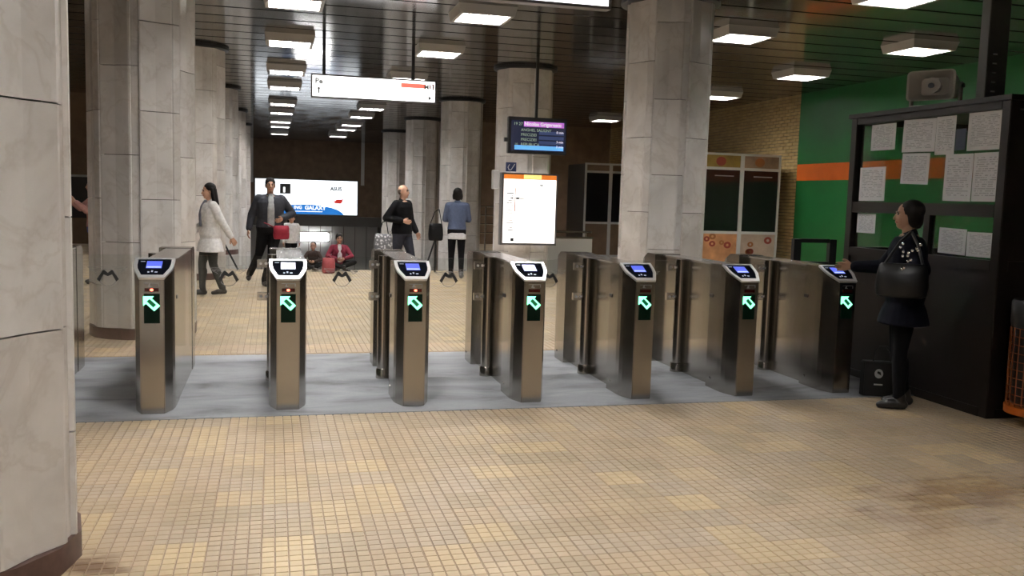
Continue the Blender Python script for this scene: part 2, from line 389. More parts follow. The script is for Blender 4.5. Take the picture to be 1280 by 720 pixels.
# ------------------------------------------------------------------ columns
CR = .52
def column_meshes():
    out = {}
    half = CR*math.tan(PI/8); sw = .06     # octagon half side; narrow strips half width
    ww = half-.045
    for h in (.45,.9,.33,.78):
        m = MB(); g = .0035
        # wide slab centred on +x, slightly hollowed in the middle like a folded slab
        for a, b_, r0, r1 in ((-ww,ww,CR,CR),):
            pts = [(CR-.04,-ww+g),(CR-.002,-ww+g),(CR+.004,-ww+.02),(CR-.008,0),(CR+.004,ww-.02),(CR-.002,ww-g),(CR-.04,ww-g)]
            m.prism(pts, g, h-g)
        me = m.mesh('marble_slab'); me.materials.append(M['marble']); out['w',h] = me
        m = MB(); q = CR/math.cos(PI/8)-.015
        pts = [(q-.05,-.048),(q-.006,-.050),(q+.004,-.038),(q+.004,.038),(q-.006,.050),(q-.05,.048)]
        m.prism(pts, g, h-g)
        me = m.mesh('marble_strip'); me.materials.append(M['marble']); out['n',h] = me
        m = MB().prism([(x-.028, y*.93) for x, y in pts], g, h-g)
        me = m.mesh('marble_strip'); me.materials.append(M['marble']); out['r',h] = me
    core = MB().prism([((CR-.065)/math.cos(PI/8)*math.cos(k*PI/4), (CR-.065)/math.cos(PI/8)*math.sin(k*PI/4)) for k in range(8)], 0, 1).mesh('core'); core.materials.append(M['core'])
    pl = MB().prism([((CR+.004)/math.cos(PI/16)*math.cos(PI/16+k*PI/8)*1.03, (CR+.004)/math.cos(PI/16)*math.sin(PI/16+k*PI/8)*1.03) for k in range(16)], 0, .115).mesh('plinth'); pl.materials.append(M['plinth']); smooth_mesh(pl)
    cap = MB().lathe([(CR+.05,0),(CR+.09,.02),(CR+.09,.12)], n=32).mesh('ceiling_collar'); cap.materials.append(M['black_metal']); smooth_mesh(cap)
    return out, core, pl, cap
CM, CORE, PLN, CAP = column_meshes()
def column(x, y, label, z0=0, rz=0):
    t = thing('column', label, 'column', (x,y,z0), rz, 'marble clad columns of the hall')
    c = link('core', CORE, t); c.scale = (1,1,ZC-z0+.15)
    link('plinth', PLN, t); link('ceiling_collar', CAP, t, (0,0,ZC-z0-.06))
    extra = int(math.ceil(max(0,-z0)/.9))
    for k in range(8):
        for kind, ang in (('w',k*PI/4+PI/8),('n',k*PI/4)):
            hs = [.9]*extra+([.9,.9,.9,.9,.33] if (k+(kind == 'n')) % 2 else [.45,.9,.9,.9,.78])
            z = .115
            for h in hs:
                if z < ZC-z0-.05: link('marble_slab' if kind == 'w' else 'marble_strip', CM['r' if kind == 'n' and k % 2 == 0 else kind,h], t, (0,0,z), ang)
                z += h
    return t
LX, RX = -1.36, 4.76
column(-1.345, 4.15, 'massive pale marble column filling the left edge of the picture', 0, -.19)
column(LX, 10.62, 'pale marble column right behind the leftmost full turnstile')
column(LX, 17.15, 'marble column with the person in the white coat walking before it')
column(LX, 23.6, 'far marble column, third back on the left side of the hall')
column(LX, 30.1, 'far marble column, fourth back on the left side of the hall', -3.6)
column(RX, 10.72, 'tall marble column standing behind the turnstiles beside the shop windows')
column(4.68, 17.15, 'marble column behind the lit map board and departure screen')
column(RX, 23.6, 'dim marble column behind the person in the denim jacket', -3.6)
column(RX, 30.1, 'dim marble column directly behind the person in the black jacket', -3.6)
column(RX, 36.6, 'far dim marble column just right of the lit billboard', -3.6)
column(LX, 36.6, 'farthest marble column at the left, beside the lit billboard', -3.6)

# ------------------------------------------------------------------ ceiling lamps
def lamp_meshes():
    W, D, H = .39, .38, .12
    fr = MB(); w_, d_ = W-.075, D-.075
    top = [(-W,-D),(W,-D),(W,D),(-W,D)]; bot = [(-W+.03,-D+.03),(W-.03,-D+.03),(W-.03,D-.03),(-W+.03,D-.03)]; inn = [(-w_,-d_),(w_,-d_),(w_,d_),(-w_,d_)]
    v = [(x,y,H) for x,y in top]+[(x,y,.0) for x,y in bot]+[(x,y,.0) for x,y in inn]+[(x,y,.052) for x,y in inn]
    f = [(0,1,2,3)]
    for i in range(4):
        j = (i+1)%4; f += [(j,i,i+4,j+4),(j+4,i+4,i+8,j+8),(j+8,i+8,i+12,j+12)]
    fr.add(v, f); me = fr.mesh('housing'); me.materials.append(M['lamp_frame'])
    df = MB().box(-w_,w_,-d_,d_,.051,.07).mesh('diffuser'); df.materials.append(M['lamp'])
    lv = MB()
    for k in range(1,7): x = -w_+2*w_*k/7; lv.box(x-.006,x+.006,-d_,d_,.004,.046)
    for k in range(1,5): y = -d_+2*d_*k/5; lv.box(-w_,w_,y-.005,y+.005,.006,.044)
    le = lv.mesh('louvre'); le.materials.append(M['white_paint'])
    return me, df, le
LH, LD, LL = lamp_meshes()
def ceiling_lamp(x, y, label):
    t = thing('ceiling_lamp', label, 'ceiling light', (x,y,ZC-.12), 0, 'louvred ceiling lamps')
    link('housing', LH, t); link('diffuser', LD, t); link('louvre', LL, t)
ys = [12.1,15.4,19.1,22.0,26.2,29.2,32.9,35.4,39.9]
near_l = ['square ceiling lamp cut by the top edge, left of the hanging sign','ceiling lamp above the left end of the white hanging sign','ceiling lamp showing just left of the white hanging sign','ceiling lamp just below and left of the hanging sign']
near_r = ['tilted looking square ceiling lamp at top centre, left of the departure screen','ceiling lamp just right of the hanging sign\'s right rod','ceiling lamp peeking over the right end of the hanging sign','ceiling lamp hidden behind the white hanging sign']
for k, y in enumerate(ys):
    nth = ['nearest','second','third','fourth','farthest'][max(0,k-4)]
    ceiling_lamp(.26, y, near_l[k] if k < 4 else nth+' of the small far ceiling lamps in the left row')
    ceiling_lamp(2.68, y, near_r[k] if k < 4 else nth+' of the small far ceiling lamps in the right row')
ceiling_lamp(6.45, 12.05, 'ceiling lamp immediately right of the tall marble column top')
ceiling_lamp(9.40, 15.2, 'ceiling lamp before the green wall, second from the steel post')
ceiling_lamp(9.66, 18.9, 'small ceiling lamp hugging the right side of the tall marble column')
ceiling_lamp(9.60, 26.0, 'small far ceiling lamp just left of the tall marble column')
ceiling_lamp(9.35, 11.95, 'ceiling lamp above the white loudspeaker, nearest the steel post')
ceiling_lamp(6.85, 9.15, 'ceiling lamp barely showing at the top edge right of centre')
for x, y in ((.26,8.6),(2.68,8.6),(.26,5.2),(.26,1.8),(2.68,1.8),(.26,-1.6)):
    ceiling_lamp(x, y, 'louvred ceiling lamp of the front hall, above the picture')
for x, y in ((-4.2,12.1),(-4.2,5.2),(-4.2,19.1)): ceiling_lamp(x, y, 'louvred ceiling lamp of the left aisle, hidden by the marble columns')

# ------------------------------------------------------------------ turnstiles
TY = 6.73; TL = 2.07; SPC = .9237; TX0 = -.8903+.0783
HW = .136
def cabinet_shape(flip=False):
    """stainless end cabinet: chamfered plan, sloped head"""
    half = [(.08,0),(.124,.115),(.134,.17),(HW,.24),(HW,.44)]
    plan = [(-x,y) for x,y in half][::-1]+half      # from rear-left round the front to rear-right
    def tz(y): return .958+.117*min(y/.24,1)
    n = len(plan); mbx = MB()
    v = [(x,y,0) for x,y in plan]+[(x,y,tz(y)) for x,y in plan]
    f = [tuple(range(n-1,-1,-1))]
    for i in range(n): j = (i+1)%n; f.append((i,j,j+n,i+n))
    f.append((n+0,n+1,n+n-2,n+n-1)); f.append(tuple(range(n+1,n+n-1)))
    if flip:
        v = [(x,TL-y,z) for x,y,z in v]; f = [tuple(reversed(q)) for q in f]
    mbx.add(v, f); return mbx
SLOPE = math.atan2(.117,.24)
def slope_pt(x, v, lift=0):           # point on the sloped head, v along the slope from the front edge
    return (x, v*math.cos(SLOPE)-lift*math.sin(SLOPE), .958+v*math.sin(SLOPE)+lift*math.cos(SLOPE))
def slope_plate(mb, pts, l0, l1, mi=0):
    n = len(pts); v = [slope_pt(x,q,l0) for x,q in pts]+[slope_pt(x,q,l1) for x,q in pts]
    mb.add(v, [tuple(range(n-1,-1,-1)), tuple(range(n,2*n))]+[(i,(i+1)%n,(i+1)%n+n,i+n) for i in range(n)], mi)
def ring_plate(mb, A, B, l0, l1):
    n = len(A); v = [slope_pt(x,q,l0) for x,q in A]+[slope_pt(x,q,l1) for x,q in A]+[slope_pt(x,q,l1) for x,q in B]+[slope_pt(x,q,l0) for x,q in B]
    f = []
    for i in range(n):
        j = (i+1)%n; f += [(i,j,j+n,i+n),(i+n,j+n,j+2*n,i+2*n),(i+2*n,j+2*n,j+3*n,i+3*n)]
    mb.add(v, f)
def make_turnstile_meshes():
    R = {}
    def put(key, mb, m, smooth=False, bevel=0):
        o = obj(key, mb, m, smooth=smooth, bevel=bevel); R[key] = o.data; bpy.data.objects.remove(o)
    put('front_cabinet', cabinet_shape(), M['steel'], bevel=.004)
    put('rear_cabinet', cabinet_shape(True), M['steel'], bevel=.004)
    m = MB().box(-.072,HW-.004,.43,TL-.43,.0,1.055); put('middle_body', m, M['steel'], bevel=.004)
    m = MB().box(-.08,HW-.002,.44,TL-.44,1.055,1.07); put('top_cover', m, M['steel_bright'], bevel=.003)
    put('post', MB().lathe([(.048,.0),(.048,1.062)], n=24), M['steel'], True)
    put('post_sleeve', MB().lathe([(.058,0),(.058,.075),(.050,.085)], n=24), M['steel'], True)
    O = [(-.080,-.004),(.080,-.004),(.125,.128),(.133,.19),(.133,.262),(-.133,.262),(-.133,.19),(-.125,.128)]
    O = [(-.082,-.006),(.082,-.006),(.128,.118),(.134,.18),(.134,.268),(-.134,.268),(-.134,.18),(-.128,.118)]
    I = [(-.072,.034),(.072,.034),(.104,.124),(.112,.18),(.112,.252),(-.112,.252),(-.112,.18),(-.104,.124)]
    m = MB(); ring_plate(m, O, I, -.004, .012); put('display_frame', m, M['alu'])
    m = MB(); slope_plate(m, I, -.004, .005); put('display_face', m, M['black_gloss'])
    m = MB(); slope_plate(m, [(-.052,.135),(.052,.135),(.052,.232),(-.052,.232)], .004, .007); put('screen', m, M['lcd'])
    m = MB(); slope_plate(m, [(-.048,.139),(.048,.139),(.048,.158),(-.048,.158)], .007, .0078); put('status_line', m, M['lcd_pale'])
    m = MB()
    for a, b_, c, d in ((-.035,.075,.012,.014),(-.012,.082,.012,.02),(.012,.076,.018,.012),(-.095,.225,.03,.006)):
        slope_plate(m, [(a,b_),(a+c,b_),(a+c,b_+d),(a,b_+d)], .005, .0062)
    put('reader_symbol', m, M['lcd_mark'])
    m = MB()
    for x0,x1,z0,z1 in ((-.048,.05,.925,.929),(.046,.05,.905,.929),(-.022,.0,.903,.907)): m.box(x0,x1,-.0025,.002,z0,z1)
    m.flat_xz([(-.026,.903),(-.014,.903),(-.008,.922),(-.018,.922)], -.0025, .004)
    put('ticket_mark', m, M['ink_grey'])
    put('indicator_window', MB().box(-.046,.046,-.004,.004,.868,.892), M['red_face'])
    put('red_light', MB().flat_xz([(.012*math.cos(t*PI/6),.88+.009*math.sin(t*PI/6)) for t in range(12)], -.006, .004), M['red_led'])
    put('arrow_window', MB().box(-.052,.052,-.004,.004,.645,.852), M['arrow_face'])
    P = [(-.052,.046),(.018,.046),(.004,.030),(.058,-.022),(.020,-.058),(-.034,-.006),(-.052,-.022)]
    P = [(x-.004,z+.79) for x,z in P]
    put('arrow', MB().flat_xz(P[::-1], -.0065, .004), M['arrow'])
    S = [(-.030,.010),(-.010,.028),(.034,-.014),(.014,-.034)]
    put('arrow_slot', MB().flat_xz([(x-.004,z+.79) for x,z in S], -.0072, .003), M['arrow_dim'])
    m = MB().lathe([(.010,0),(.010,.004),(.004,.008)], n=10); me = m.mesh('screw')
    me.transform(Matrix.Rotation(-PI/2,4,'Y')); me.materials.append(M['steel_bright']); R['screw'] = me
    put('sensor', MB().box(-.006,.004,-.03,.03,-.014,.014), M['black'], bevel=.002)
    # glass flap hinged on the post and spanning the lane to the left; local x from -.19 to -.76
    put('glass_flap', MB().box(-.775,-.155,-.006,.006,.30,1.045), M['glass'])
    put('clamp', MB().box(-.235,-.11,-.02,.02,-.034,.034), M['steel_bright'], bevel=.004)
    m = MB().tube((0,-.026,0),(0,-.018,0),.011,n=10); put('bolt', m, M['alu'])
    Mx = []
    pts = [(-.082,-.042),(-.062,-.062),(-.032,-.012+.008),(0,-.022+.004),(.032,-.012+.008),(.062,-.062),(.082,-.042),(.036,.03),(.024,.03),(0,.008),(-.024,.03),(-.036,.03)]
    put('metro_emblem', MB().flat_xz(pts, -.009, .003), M['ink'])
    ri = MB(); n = 28
    for i in range(n):
        a, b_ = 2*PI*i/n, 2*PI*(i+1)/n
        q = [(.066*math.cos(a),.066*math.sin(a)-.028),(.070*math.cos(a),.070*math.sin(a)-.028),(.070*math.cos(b_),.070*math.sin(b_)-.028),(.066*math.cos(b_),.066*math.sin(b_)-.028)]
        ri.flat_xz(q, -.0082, .002)
    put('emblem_ring', ri, M['ink_grey'])
    wg = MB()
    def seg(a, b_, w_=.003):
        d = Vector((b_[0]-a[0],b_[1]-a[1])).normalized(); nn = Vector((-d.y,d.x))*w_/2
        wg.flat_xz([(a[0]-nn.x,a[1]-nn.y),(b_[0]-nn.x,b_[1]-nn.y),(b_[0]+nn.x,b_[1]+nn.y),(a[0]+nn.x,a[1]+nn.y)], -.0082, .002)
    for s in (-1,1):
        L = [(s*.03,.055),(s*.15,.055),(s*.10,.03),(s*.135,.035),(s*.085,.008)]
        for a, b_ in zip(L, L[1:]): seg(a, b_)
        seg((s*.05,.045),(s*.11,.043)); seg((s*.05,.035),(s*.095,.028))
    put('emblem_wings', wg, M['ink_grey'])
    return R
TM = make_turnstile_meshes()
def turnstile(k, label, red=True, flap=True, pale=False):
    t = thing('turnstile', label, 'turnstile', (TX0+SPC*k, TY, .004), 0, 'stainless steel turnstiles in a row')
    for n in ('front_cabinet','rear_cabinet','middle_body','top_cover'): link(n, TM[n], t)
    p = link('post', TM['post'], t, (-.108,1.10,0)); link('post_sleeve', TM['post_sleeve'], p)
    d = link('display_frame', TM['display_frame'], t)
    link('display_face', TM['display_face'], d)
    s = link('screen', TM['screen'], d); link('status_line', TM['status_line'], d); link('reader_symbol', TM['reader_symbol'], d)
    if pale:
        me = TM['screen'].copy(); me.materials.clear(); me.materials.append(M['lcd_pale']); s.data = me
    link('ticket_mark', TM['ticket_mark'], t)
    i = link('indicator_window', TM['indicator_window'], t)
    if red: link('red_light', TM['red_light'], i)
    a = link('arrow_window', TM['arrow_window'], t); link('arrow', TM['arrow'], a)['label'] = 'glowing green arrow pointing up left'; link('arrow_slot', TM['arrow_slot'], a)
    link('screw', TM['screw'], t, (-HW,.36,.085)); link('screw', TM['screw'], t, (-HW,1.85,.085))
    link('sensor', TM['sensor'], t, (-HW,.40,.80))
    sr = link('sensor', TM['sensor'], t, (HW,.30,.80))
    if flap:
        g = link('glass_flap', TM['glass_flap'], t, (0,1.12,0))
        for z in (.985,.71):
            c = link('clamp', TM['clamp'], t, (0,1.12,z))
            for x in (-.205,-.165): link('bolt', TM['bolt'], c, (x,0,0))
        for n in ('metro_emblem','emblem_ring','emblem_wings'): link(n, TM[n], g, (-.4619,0,.89))
    return t
turnstile(-1, 'turnstile almost wholly hidden behind the massive left column', flap=False)
turnstile(0, 'leftmost fully visible turnstile, in front of the round marble column')
turnstile(1, 'second turnstile from the left, with a pale lit screen', pale=True)
turnstile(2, 'third full turnstile from the left, below the person in the black jacket')
turnstile(3, 'middle turnstile, in front of the lit map board', red=False)
turnstile(4, 'turnstile in front of the tall central marble column', red=False)
turnstile(5, 'turnstile in front of the shop windows with pastry pictures', red=False)
turnstile(6, 'rightmost turnstile, the one the person in dark is reaching for', red=False)

# ------------------------------------------------------------------ hanging signs
def hanging_sign(x0, x1, y, z0, z1, label, marks=True):
    t = thing('hanging_sign', label, 'sign', ((x0+x1)/2,y,z0)); hw = (x1-x0)/2; h = z1-z0
    m = MB().box(-hw,hw,-.05,.05,0,.022).box(-hw,hw,-.05,.05,h-.022,h).box(-hw,-hw+.022,-.05,.05,.022,h-.022).box(hw-.022,hw,-.05,.05,.022,h-.022)
    obj('frame', m, M['sign_frame'], t)
    p = obj('lit_panel', MB().box(-hw+.022,hw-.022,-.042,.042,.022,h-.022), M['sign_white'], t)
    for s in (-.8,.62 if marks else .8):
        r = obj('hanger_rod', MB().box(s*hw-.025,s*hw+.025,-.02,.02,h,ZC-z0+.02), M['black_metal'], t)
    if marks:
        obj('red_band', MB().box(.42*hw,hw-.17,-.046,-.042,h-.135,h-.065), M['sign_red'], p)
        obj('line_badge', MB().box(hw-.115,hw-.035,-.046,-.042,h-.15,h-.062), mat('badge', (.35,.12,.14), .5), p)
        lettering('line_text', 'M', .10, hw-.20, -.0475, h-.145, M['ink_grey'], p, bold=.004)
        lettering('line_text', '3', .10, hw-.105, -.0485, h-.145, M['sign_white'], p, bold=.004)
        lettering('sign_text', 'Pe', .12, -hw+.06, -.048, h-.15, M['ink'], p, bold=.004)
        m = MB()
        cx, cz = -hw+.12, .07
        m.box(cx-.010,cx+.010,-.046,-.042,cz,cz+.085); m.flat_xz([(cx-.035,cz+.06),(cx-.02,cz+.06),(cx,cz+.085),(cx+.02,cz+.06),(cx+.035,cz+.06),(cx,cz+.105)], -.046, .004)
        obj('up_arrow', m, M['ink'], p)
        m = MB(); cx, cz = hw-.12, .085
        m.box(cx-.06,cx+.01,-.046,-.042,cz-.006,cz+.006); m.flat_xz([(cx,cz-.035),(cx+.045,cz),(cx,cz+.035)], -.046, .004)
        obj('right_arrow', m, M['ink'], p)
    return t
hanging_sign(.58, 2.57, 14.95, 3.07, 3.44, 'lit white hanging sign with a red band at its right end')
hanging_sign(.62, 2.60, 7.05, 3.105, 3.475, 'lit white sign cut off by the top edge of the picture', marks=False)

# departure screen
t = thing('departure_screen', 'black departure screen hanging over the lit map board', 'screen', (4.50,15.6,2.36))
hw, h = .535, .635
obj('housing', MB().box(-hw,hw,-.05,.06,0,h), M['black'], t, bevel=.008)
obj('hanger_pole', MB().box(-.045,.0,-.01,.04,h,ZC-2.36+.02), M['black_metal'], t)
obj('side_bracket', MB().box(-hw-.06,-hw,-.03,.03,.2,.27), M['black'], t)
scr = obj('display', MB().box(-hw+.05,hw-.03,-.054,-.05,.05,h-.06), mat('screen_dark', (.01,.012,.02), .2, emit=(.03,.035,.08), es=.5), t)
em = lambda n, c, s: mat(n, c, .5, emit=c, es=s)
obj('title_bar', MB().box(-.26,.475,-.056,-.054,h-.165,h-.075), em('title_purple', (.52,.18,.62), .75), scr)
obj('ticker_bar', MB().box(-.42,.475,-.056,-.054,.07,.145), em('ticker_blue', (.13,.42,.85), .85), scr)
for k in range(3): obj('row_line', MB().box(.02,.475,-.056,-.054,.17+k*.085,.23+k*.085), em('row_blue%d'%k, (.03,.05,.14), .6), scr)
tw = em('text_white', (.9,.85,.95), 1.0); tg = em('text_green', (.30,.40,.28), .7)
lettering('screen_text', '19 27', .072, -.445, -.0565, h-.145, tg, scr)
lettering('screen_text', 'Nicolae Grigorescu', .085, -.25, -.0570, h-.145, tw, scr, bold=.001)
for k, (a, b_) in enumerate((('ANGHEL SALIGNY','0 min'),('PRECIZIEI',''),('PRECIZIEI','3 min'),('REPUBLICA','3 min'))):
    z = h-.245-k*.083
    lettering('screen_text', a, .068, -.31, -.0570, z, tg, scr)
    if b_: lettering('screen_text', b_, .058, .47, -.0572, z-.02, tw, scr, 'RIGHT')
lettering('screen_text', '10', .06, -.42, -.0570, h-.245-3*.083, tg, scr)

# lit map board on the column
t = thing('map_board', 'brightly lit white metro map board with an orange header', 'map board', (4.615,16.42,.71))
hw, h = .54, 1.335
m = MB().box(-hw,hw,-.06,.10,0,.04).box(-hw,hw,-.06,.10,h-.03,h).box(-hw,-hw+.04,-.06,.10,.04,h-.03).box(hw-.03,hw,-.06,.10,.04,h-.03)
obj('frame', m, M['sign_frame'], t)
mp = obj('lit_panel', MB().box(-hw+.04,hw-.03,-.05,.09,.04,h-.03), M['map_white'], t)
obj('header', MB().box(-hw+.04,hw-.03,-.054,-.05,h-.115,h-.03), M['map_orange'], mp)
obj('header_glow_band', MB().box(-.12,.22,-.056,-.054,h-.105,h-.03), M['map_yellow'], mp)
obj('bracket', MB().box(-.15,.15,.10,.20,.3,1.0), M['sign_frame'], t)
red = mat('map_red', (.55,.2,.15), .5)
obj('route_line', MB().box(-.285,-.270,-.053,-.05,.62,1.06), red, mp)
m = MB()
for z, a, b_ in [(.95-.045*k, -.44+.03*((k*7)%4), -.30-.01*((k*5)%3)) for k in range(16)]: m.box(a,b_,-.053,-.05,z,z+.014)
for k in range(3): m.box(.34+.03*k,.48,-.053,-.05,1.0-.045*k,1.008-.045*k)
obj('printed_lines', m, M['ink'], mp)['kind'] = 'stuff'
for a in ((-.345,-.285,.07,.13),(-.26,-.2,.85,.885),(-.2,-.1,.86,.875),(-.345,-.32,.855,.885),(.19,.205,1.10,1.14),(.22,.245,1.10,1.14),(-.10,-.09,.31,.36)):
    obj('printed_symbol', MB().box(a[0],a[1],-.053,-.05,a[2],a[3]), M['ink'], mp)
t3 = thing('junction_box', 'small grey box on the left side of the map board column', 'box', (4.10,16.98,1.74))
obj('case', MB().box(-.06,.06,-.07,.07,0,.36), M['lamp_frame'], t3, bevel=.008); obj('cover', MB().box(-.05,.05,-.078,-.07,.02,.34), M['greywall'], t3)
t2 = thing('blue_notice', 'small dark blue notice on the column above the map board', 'notice', (4.29,16.545,2.07))
obj('plate', MB().box(-.10,.10,0,.012,0,.17), mat('notice_blue', (.03,.045,.13), .4), t2)
m = MB()
for a, b_ in (((-.06,.08),(-.03,.13)),((-.06,.08),(-.04,.03)),((-.0,.03),(.07,.14)),((-.04,.03),(0,.03))):
    d = Vector((b_[0]-a[0],b_[1]-a[1])).normalized(); nn = Vector((-d.y,d.x))*.008
    m.flat_xz([(a[0]-nn.x,a[1]-nn.y),(b_[0]-nn.x,b_[1]-nn.y),(b_[0]+nn.x,b_[1]+nn.y),(a[0]+nn.x,a[1]+nn.y)], -.003, .003)
obj('symbol', m, M['white_paint'], t2)

# ------------------------------------------------------------------ ticket booth at the right
t = thing('ticket_booth', 'dark brown ticket booth with papers taped on its windows', 'booth', (5.33,5.74,0))
BW, BD, BH = 2.6, 1.95, 2.43         # x extent, y extent, height
K = M['kiosk']
def posts(): return
for nm, a in (('post',(0,.09,0,.09)),('post',(0,.09,BD-.09,BD)),('post',(BW-.09,BW,0,.09)),('post',(BW-.09,BW,BD-.09,BD))):
    obj(nm, MB().box(a[0],a[1],a[2],a[3],0,BH), K, t, bevel=.006)
obj('lower_panel', MB().box(.02,.06,.09,BD-.09,.06,1.20), K, t)
obj('lower_panel', MB().box(.09,BW-.09,.02,.06,.06,1.20), K, t)
obj('lower_panel', MB().box(.09,BW-.09,BD-.06,BD-.02,.06,1.05), K, t)
obj('lower_panel', MB().box(BW-.06,BW-.02,.09,BD-.09,.06,2.3), K, t)
obj('side_panel', MB().box(.09,BW-.09,.02,.06,1.20,2.36), K, t)
for z0, z1 in ((0,.07),(1.14,1.22),(1.55,1.65),(2.37,2.43)):
    obj('rail', MB().box(.0,.08,.09,BD-.09,z0,z1), K, t)
    obj('rail', MB().box(.09,BW-.09,.0,.08,z0,z1), K, t)
    obj('rail', MB().box(.09,BW-.09,BD-.08,BD,z0,z1), K, t)
obj('roof', MB().box(-.02,BW+.02,-.02,BD+.02,2.43,2.47), K, t)
obj('booth_floor', MB().box(.06,BW-.06,.06,BD-.06,.0,.03), K, t)
obj('mullion', MB().box(.01,.07,.80,.87,1.22,1.55), K, t)
obj('window_pane', MB().box(.035,.045,.09,BD-.09,1.65,2.37), M['window'], t)
obj('window_pane', MB().box(.035,.045,.09,.80,1.22,1.55), M['window'], t)
obj('window_pane', MB().box(.035,.045,.87,BD-.09,1.22,1.55), M['window'], t)
obj('window_pane', MB().box(.09,BW-.09,BD-.045,BD-.035,1.05,1.55), M['window'], t)
obj('window_pane', MB().box(.09,BW-.09,BD-.045,BD-.035,1.65,2.37), M['window'], t)
obj('counter', MB().box(.08,.5,.3,BD-.1,1.0,1.04), K, t)
def paper(y0, y1, z0, z1, label, rot=0, m=None):
    mb = MB().box(-.0012,.0012,-(y1-y0)/2,(y1-y0)/2,-(z1-z0)/2,(z1-z0)/2)
    o = obj('paper_notice', mb, m or M['paper'], None, (5.33+.033,(y0+y1)/2,(z0+z1)/2))
    o.rotation_euler = (rot,0,0); tag(o, label, 'notice', 'papers on the booth window'); return o
paper(7.08,7.42,2.12,2.355, 'small paper at the top left corner of the booth window')
paper(6.57,6.98,2.085,2.365, 'glaring paper near the top centre of the booth window', .02)
paper(6.62,6.97,1.81,2.075, 'paper hung alone in the middle of the booth window', .03)
paper(6.34,6.565,2.05,2.365, 'narrow tall paper beside the dark strip in the booth window', .01)
paper(5.84,6.20,2.07,2.367, 'large grey paper at the top right corner of the booth window')
paper(6.12,6.43,1.67,2.05, 'paper under the top right one, left of the pair', .01)
paper(5.84,6.11,1.67,2.05, 'paper under the top right one, right of the pair')
paper(7.18,7.55,1.66,1.97, 'paper at the lower left corner of the upper booth pane', -.01)
paper(7.28,7.55,1.36,1.54, 'paper in the left lower booth pane before the person')
paper(6.13,6.44,1.24,1.45, 'left paper of the pair in the lower right booth pane', .02)
paper(5.84,6.12,1.235,1.43, 'right paper of the pair in the lower right booth pane')
o = paper(6.22,6.33,2.08,2.25, 'dark blue strip of card at the top of the booth window', 0, mat('blue_card', (.02,.03,.06), .4))
# steel post and loudspeaker on the booth
t = thing('steel_post', 'grey perforated steel post rising from booth to ceiling', 'post', (5.74,6.42,2.47))
obj('shaft', MB().box(-.10,.10,-.05,.05,0,ZC-2.47+.02), mat('grey_steel', (.12,.12,.115), .5, metal=.5), t, bevel=.004)
for k in range(5): obj('slot', MB().box(-.045,-.005,-.054,-.048,.10+k*.075,.112+k*.075), M['alu'], t)
t = thing('loudspeaker', 'off white square horn loudspeaker on top of the booth', 'loudspeaker', (5.56,6.85,2.655), .55)
cream = mat('cream_plastic', (.42,.40,.37), .5)
# horn opens toward local -x; a hollow tapering square shell
def sq(x, s, r): 
    P = []
    for cx, cy, a0 in ((1,1,0),(-1,1,90),(-1,-1,180),(1,-1,270)):
        for q in range(4):
            a = math.radians(a0+q*30); P.append((x, cx*(s-r)+r*math.cos(a), cy*(s*.72-r)+r*math.sin(a)))
    return P
m = MB(); m.loft([sq(.22,.10,.03), sq(.10,.13,.03), sq(-.10,.165,.035), sq(-.115,.175,.035), sq(-.115,.160,.03), sq(-.02,.10,.03)])
obj('horn', m, cream, t, smooth=True)
m = MB(); m.tube((-.10,0,0),(-.0,0,0),.066,.05,20); obj('horn_plug', m, cream, t, smooth=True)
obj('plug_centre', MB().tube((-.108,0,0),(-.098,0,0),.022,.022,12), M['black'], t)
m = MB().box(-.02,.03,-.185,-.170,-.165,.03).box(-.02,.03,.170,.185,-.165,.03).box(-.02,.03,-.185,.185,-.165,-.15)
obj('bracket', m, M['lamp_frame'], t)
t.scale = (1.15,1.15,1.02)
obj('pivot_knob', MB().tube((.005,-.20,.0),(.005,-.182,.0),.018,.018,12), M['black'], t)
# waste basket
t = thing('waste_basket', 'orange wire basket with a dark liner at the right edge', 'bin', (5.54,5.47,.0))
bo = mat('orange_wire', (.22,.06,.015), .5)
m = MB()
for k in range(24):
    a = 2*PI*k/24; m.tube((.215*math.cos(a),.215*math.sin(a),.12),(.22*math.cos(a),.22*math.sin(a),.74),.004,n=4)
for z in [.12+.062*k for k in range(11)]:
    for k in range(24):
        a, b_ = 2*PI*k/24, 2*PI*(k+1)/24; m.tube((.217*math.cos(a),.217*math.sin(a),z),(.217*math.cos(b_),.217*math.sin(b_),z),.0035,n=4)
obj('wire_mesh', m, bo, t)
obj('bottom_ring', MB().lathe([(.205,.10),(.228,.10),(.230,.155),(.21,.16)], n=28), mat('orange_ring', (.5,.11,.01), .4), t, smooth=True)
obj('liner', MB().lathe([(.15,.12),(.20,.2),(.205,.70),(.228,.78),(.230,.93),(.215,.95),(.20,.93)], n=28), mat('liner', (.012,.012,.013), .35), t, smooth=True)
obj('stand', MB().box(.20,.25,-.03,.03,0,.9).box(.0,.25,-.03,.03,.0,.03).tube((0,0,0),(0,0,.12),.02), M['black_metal'], t)
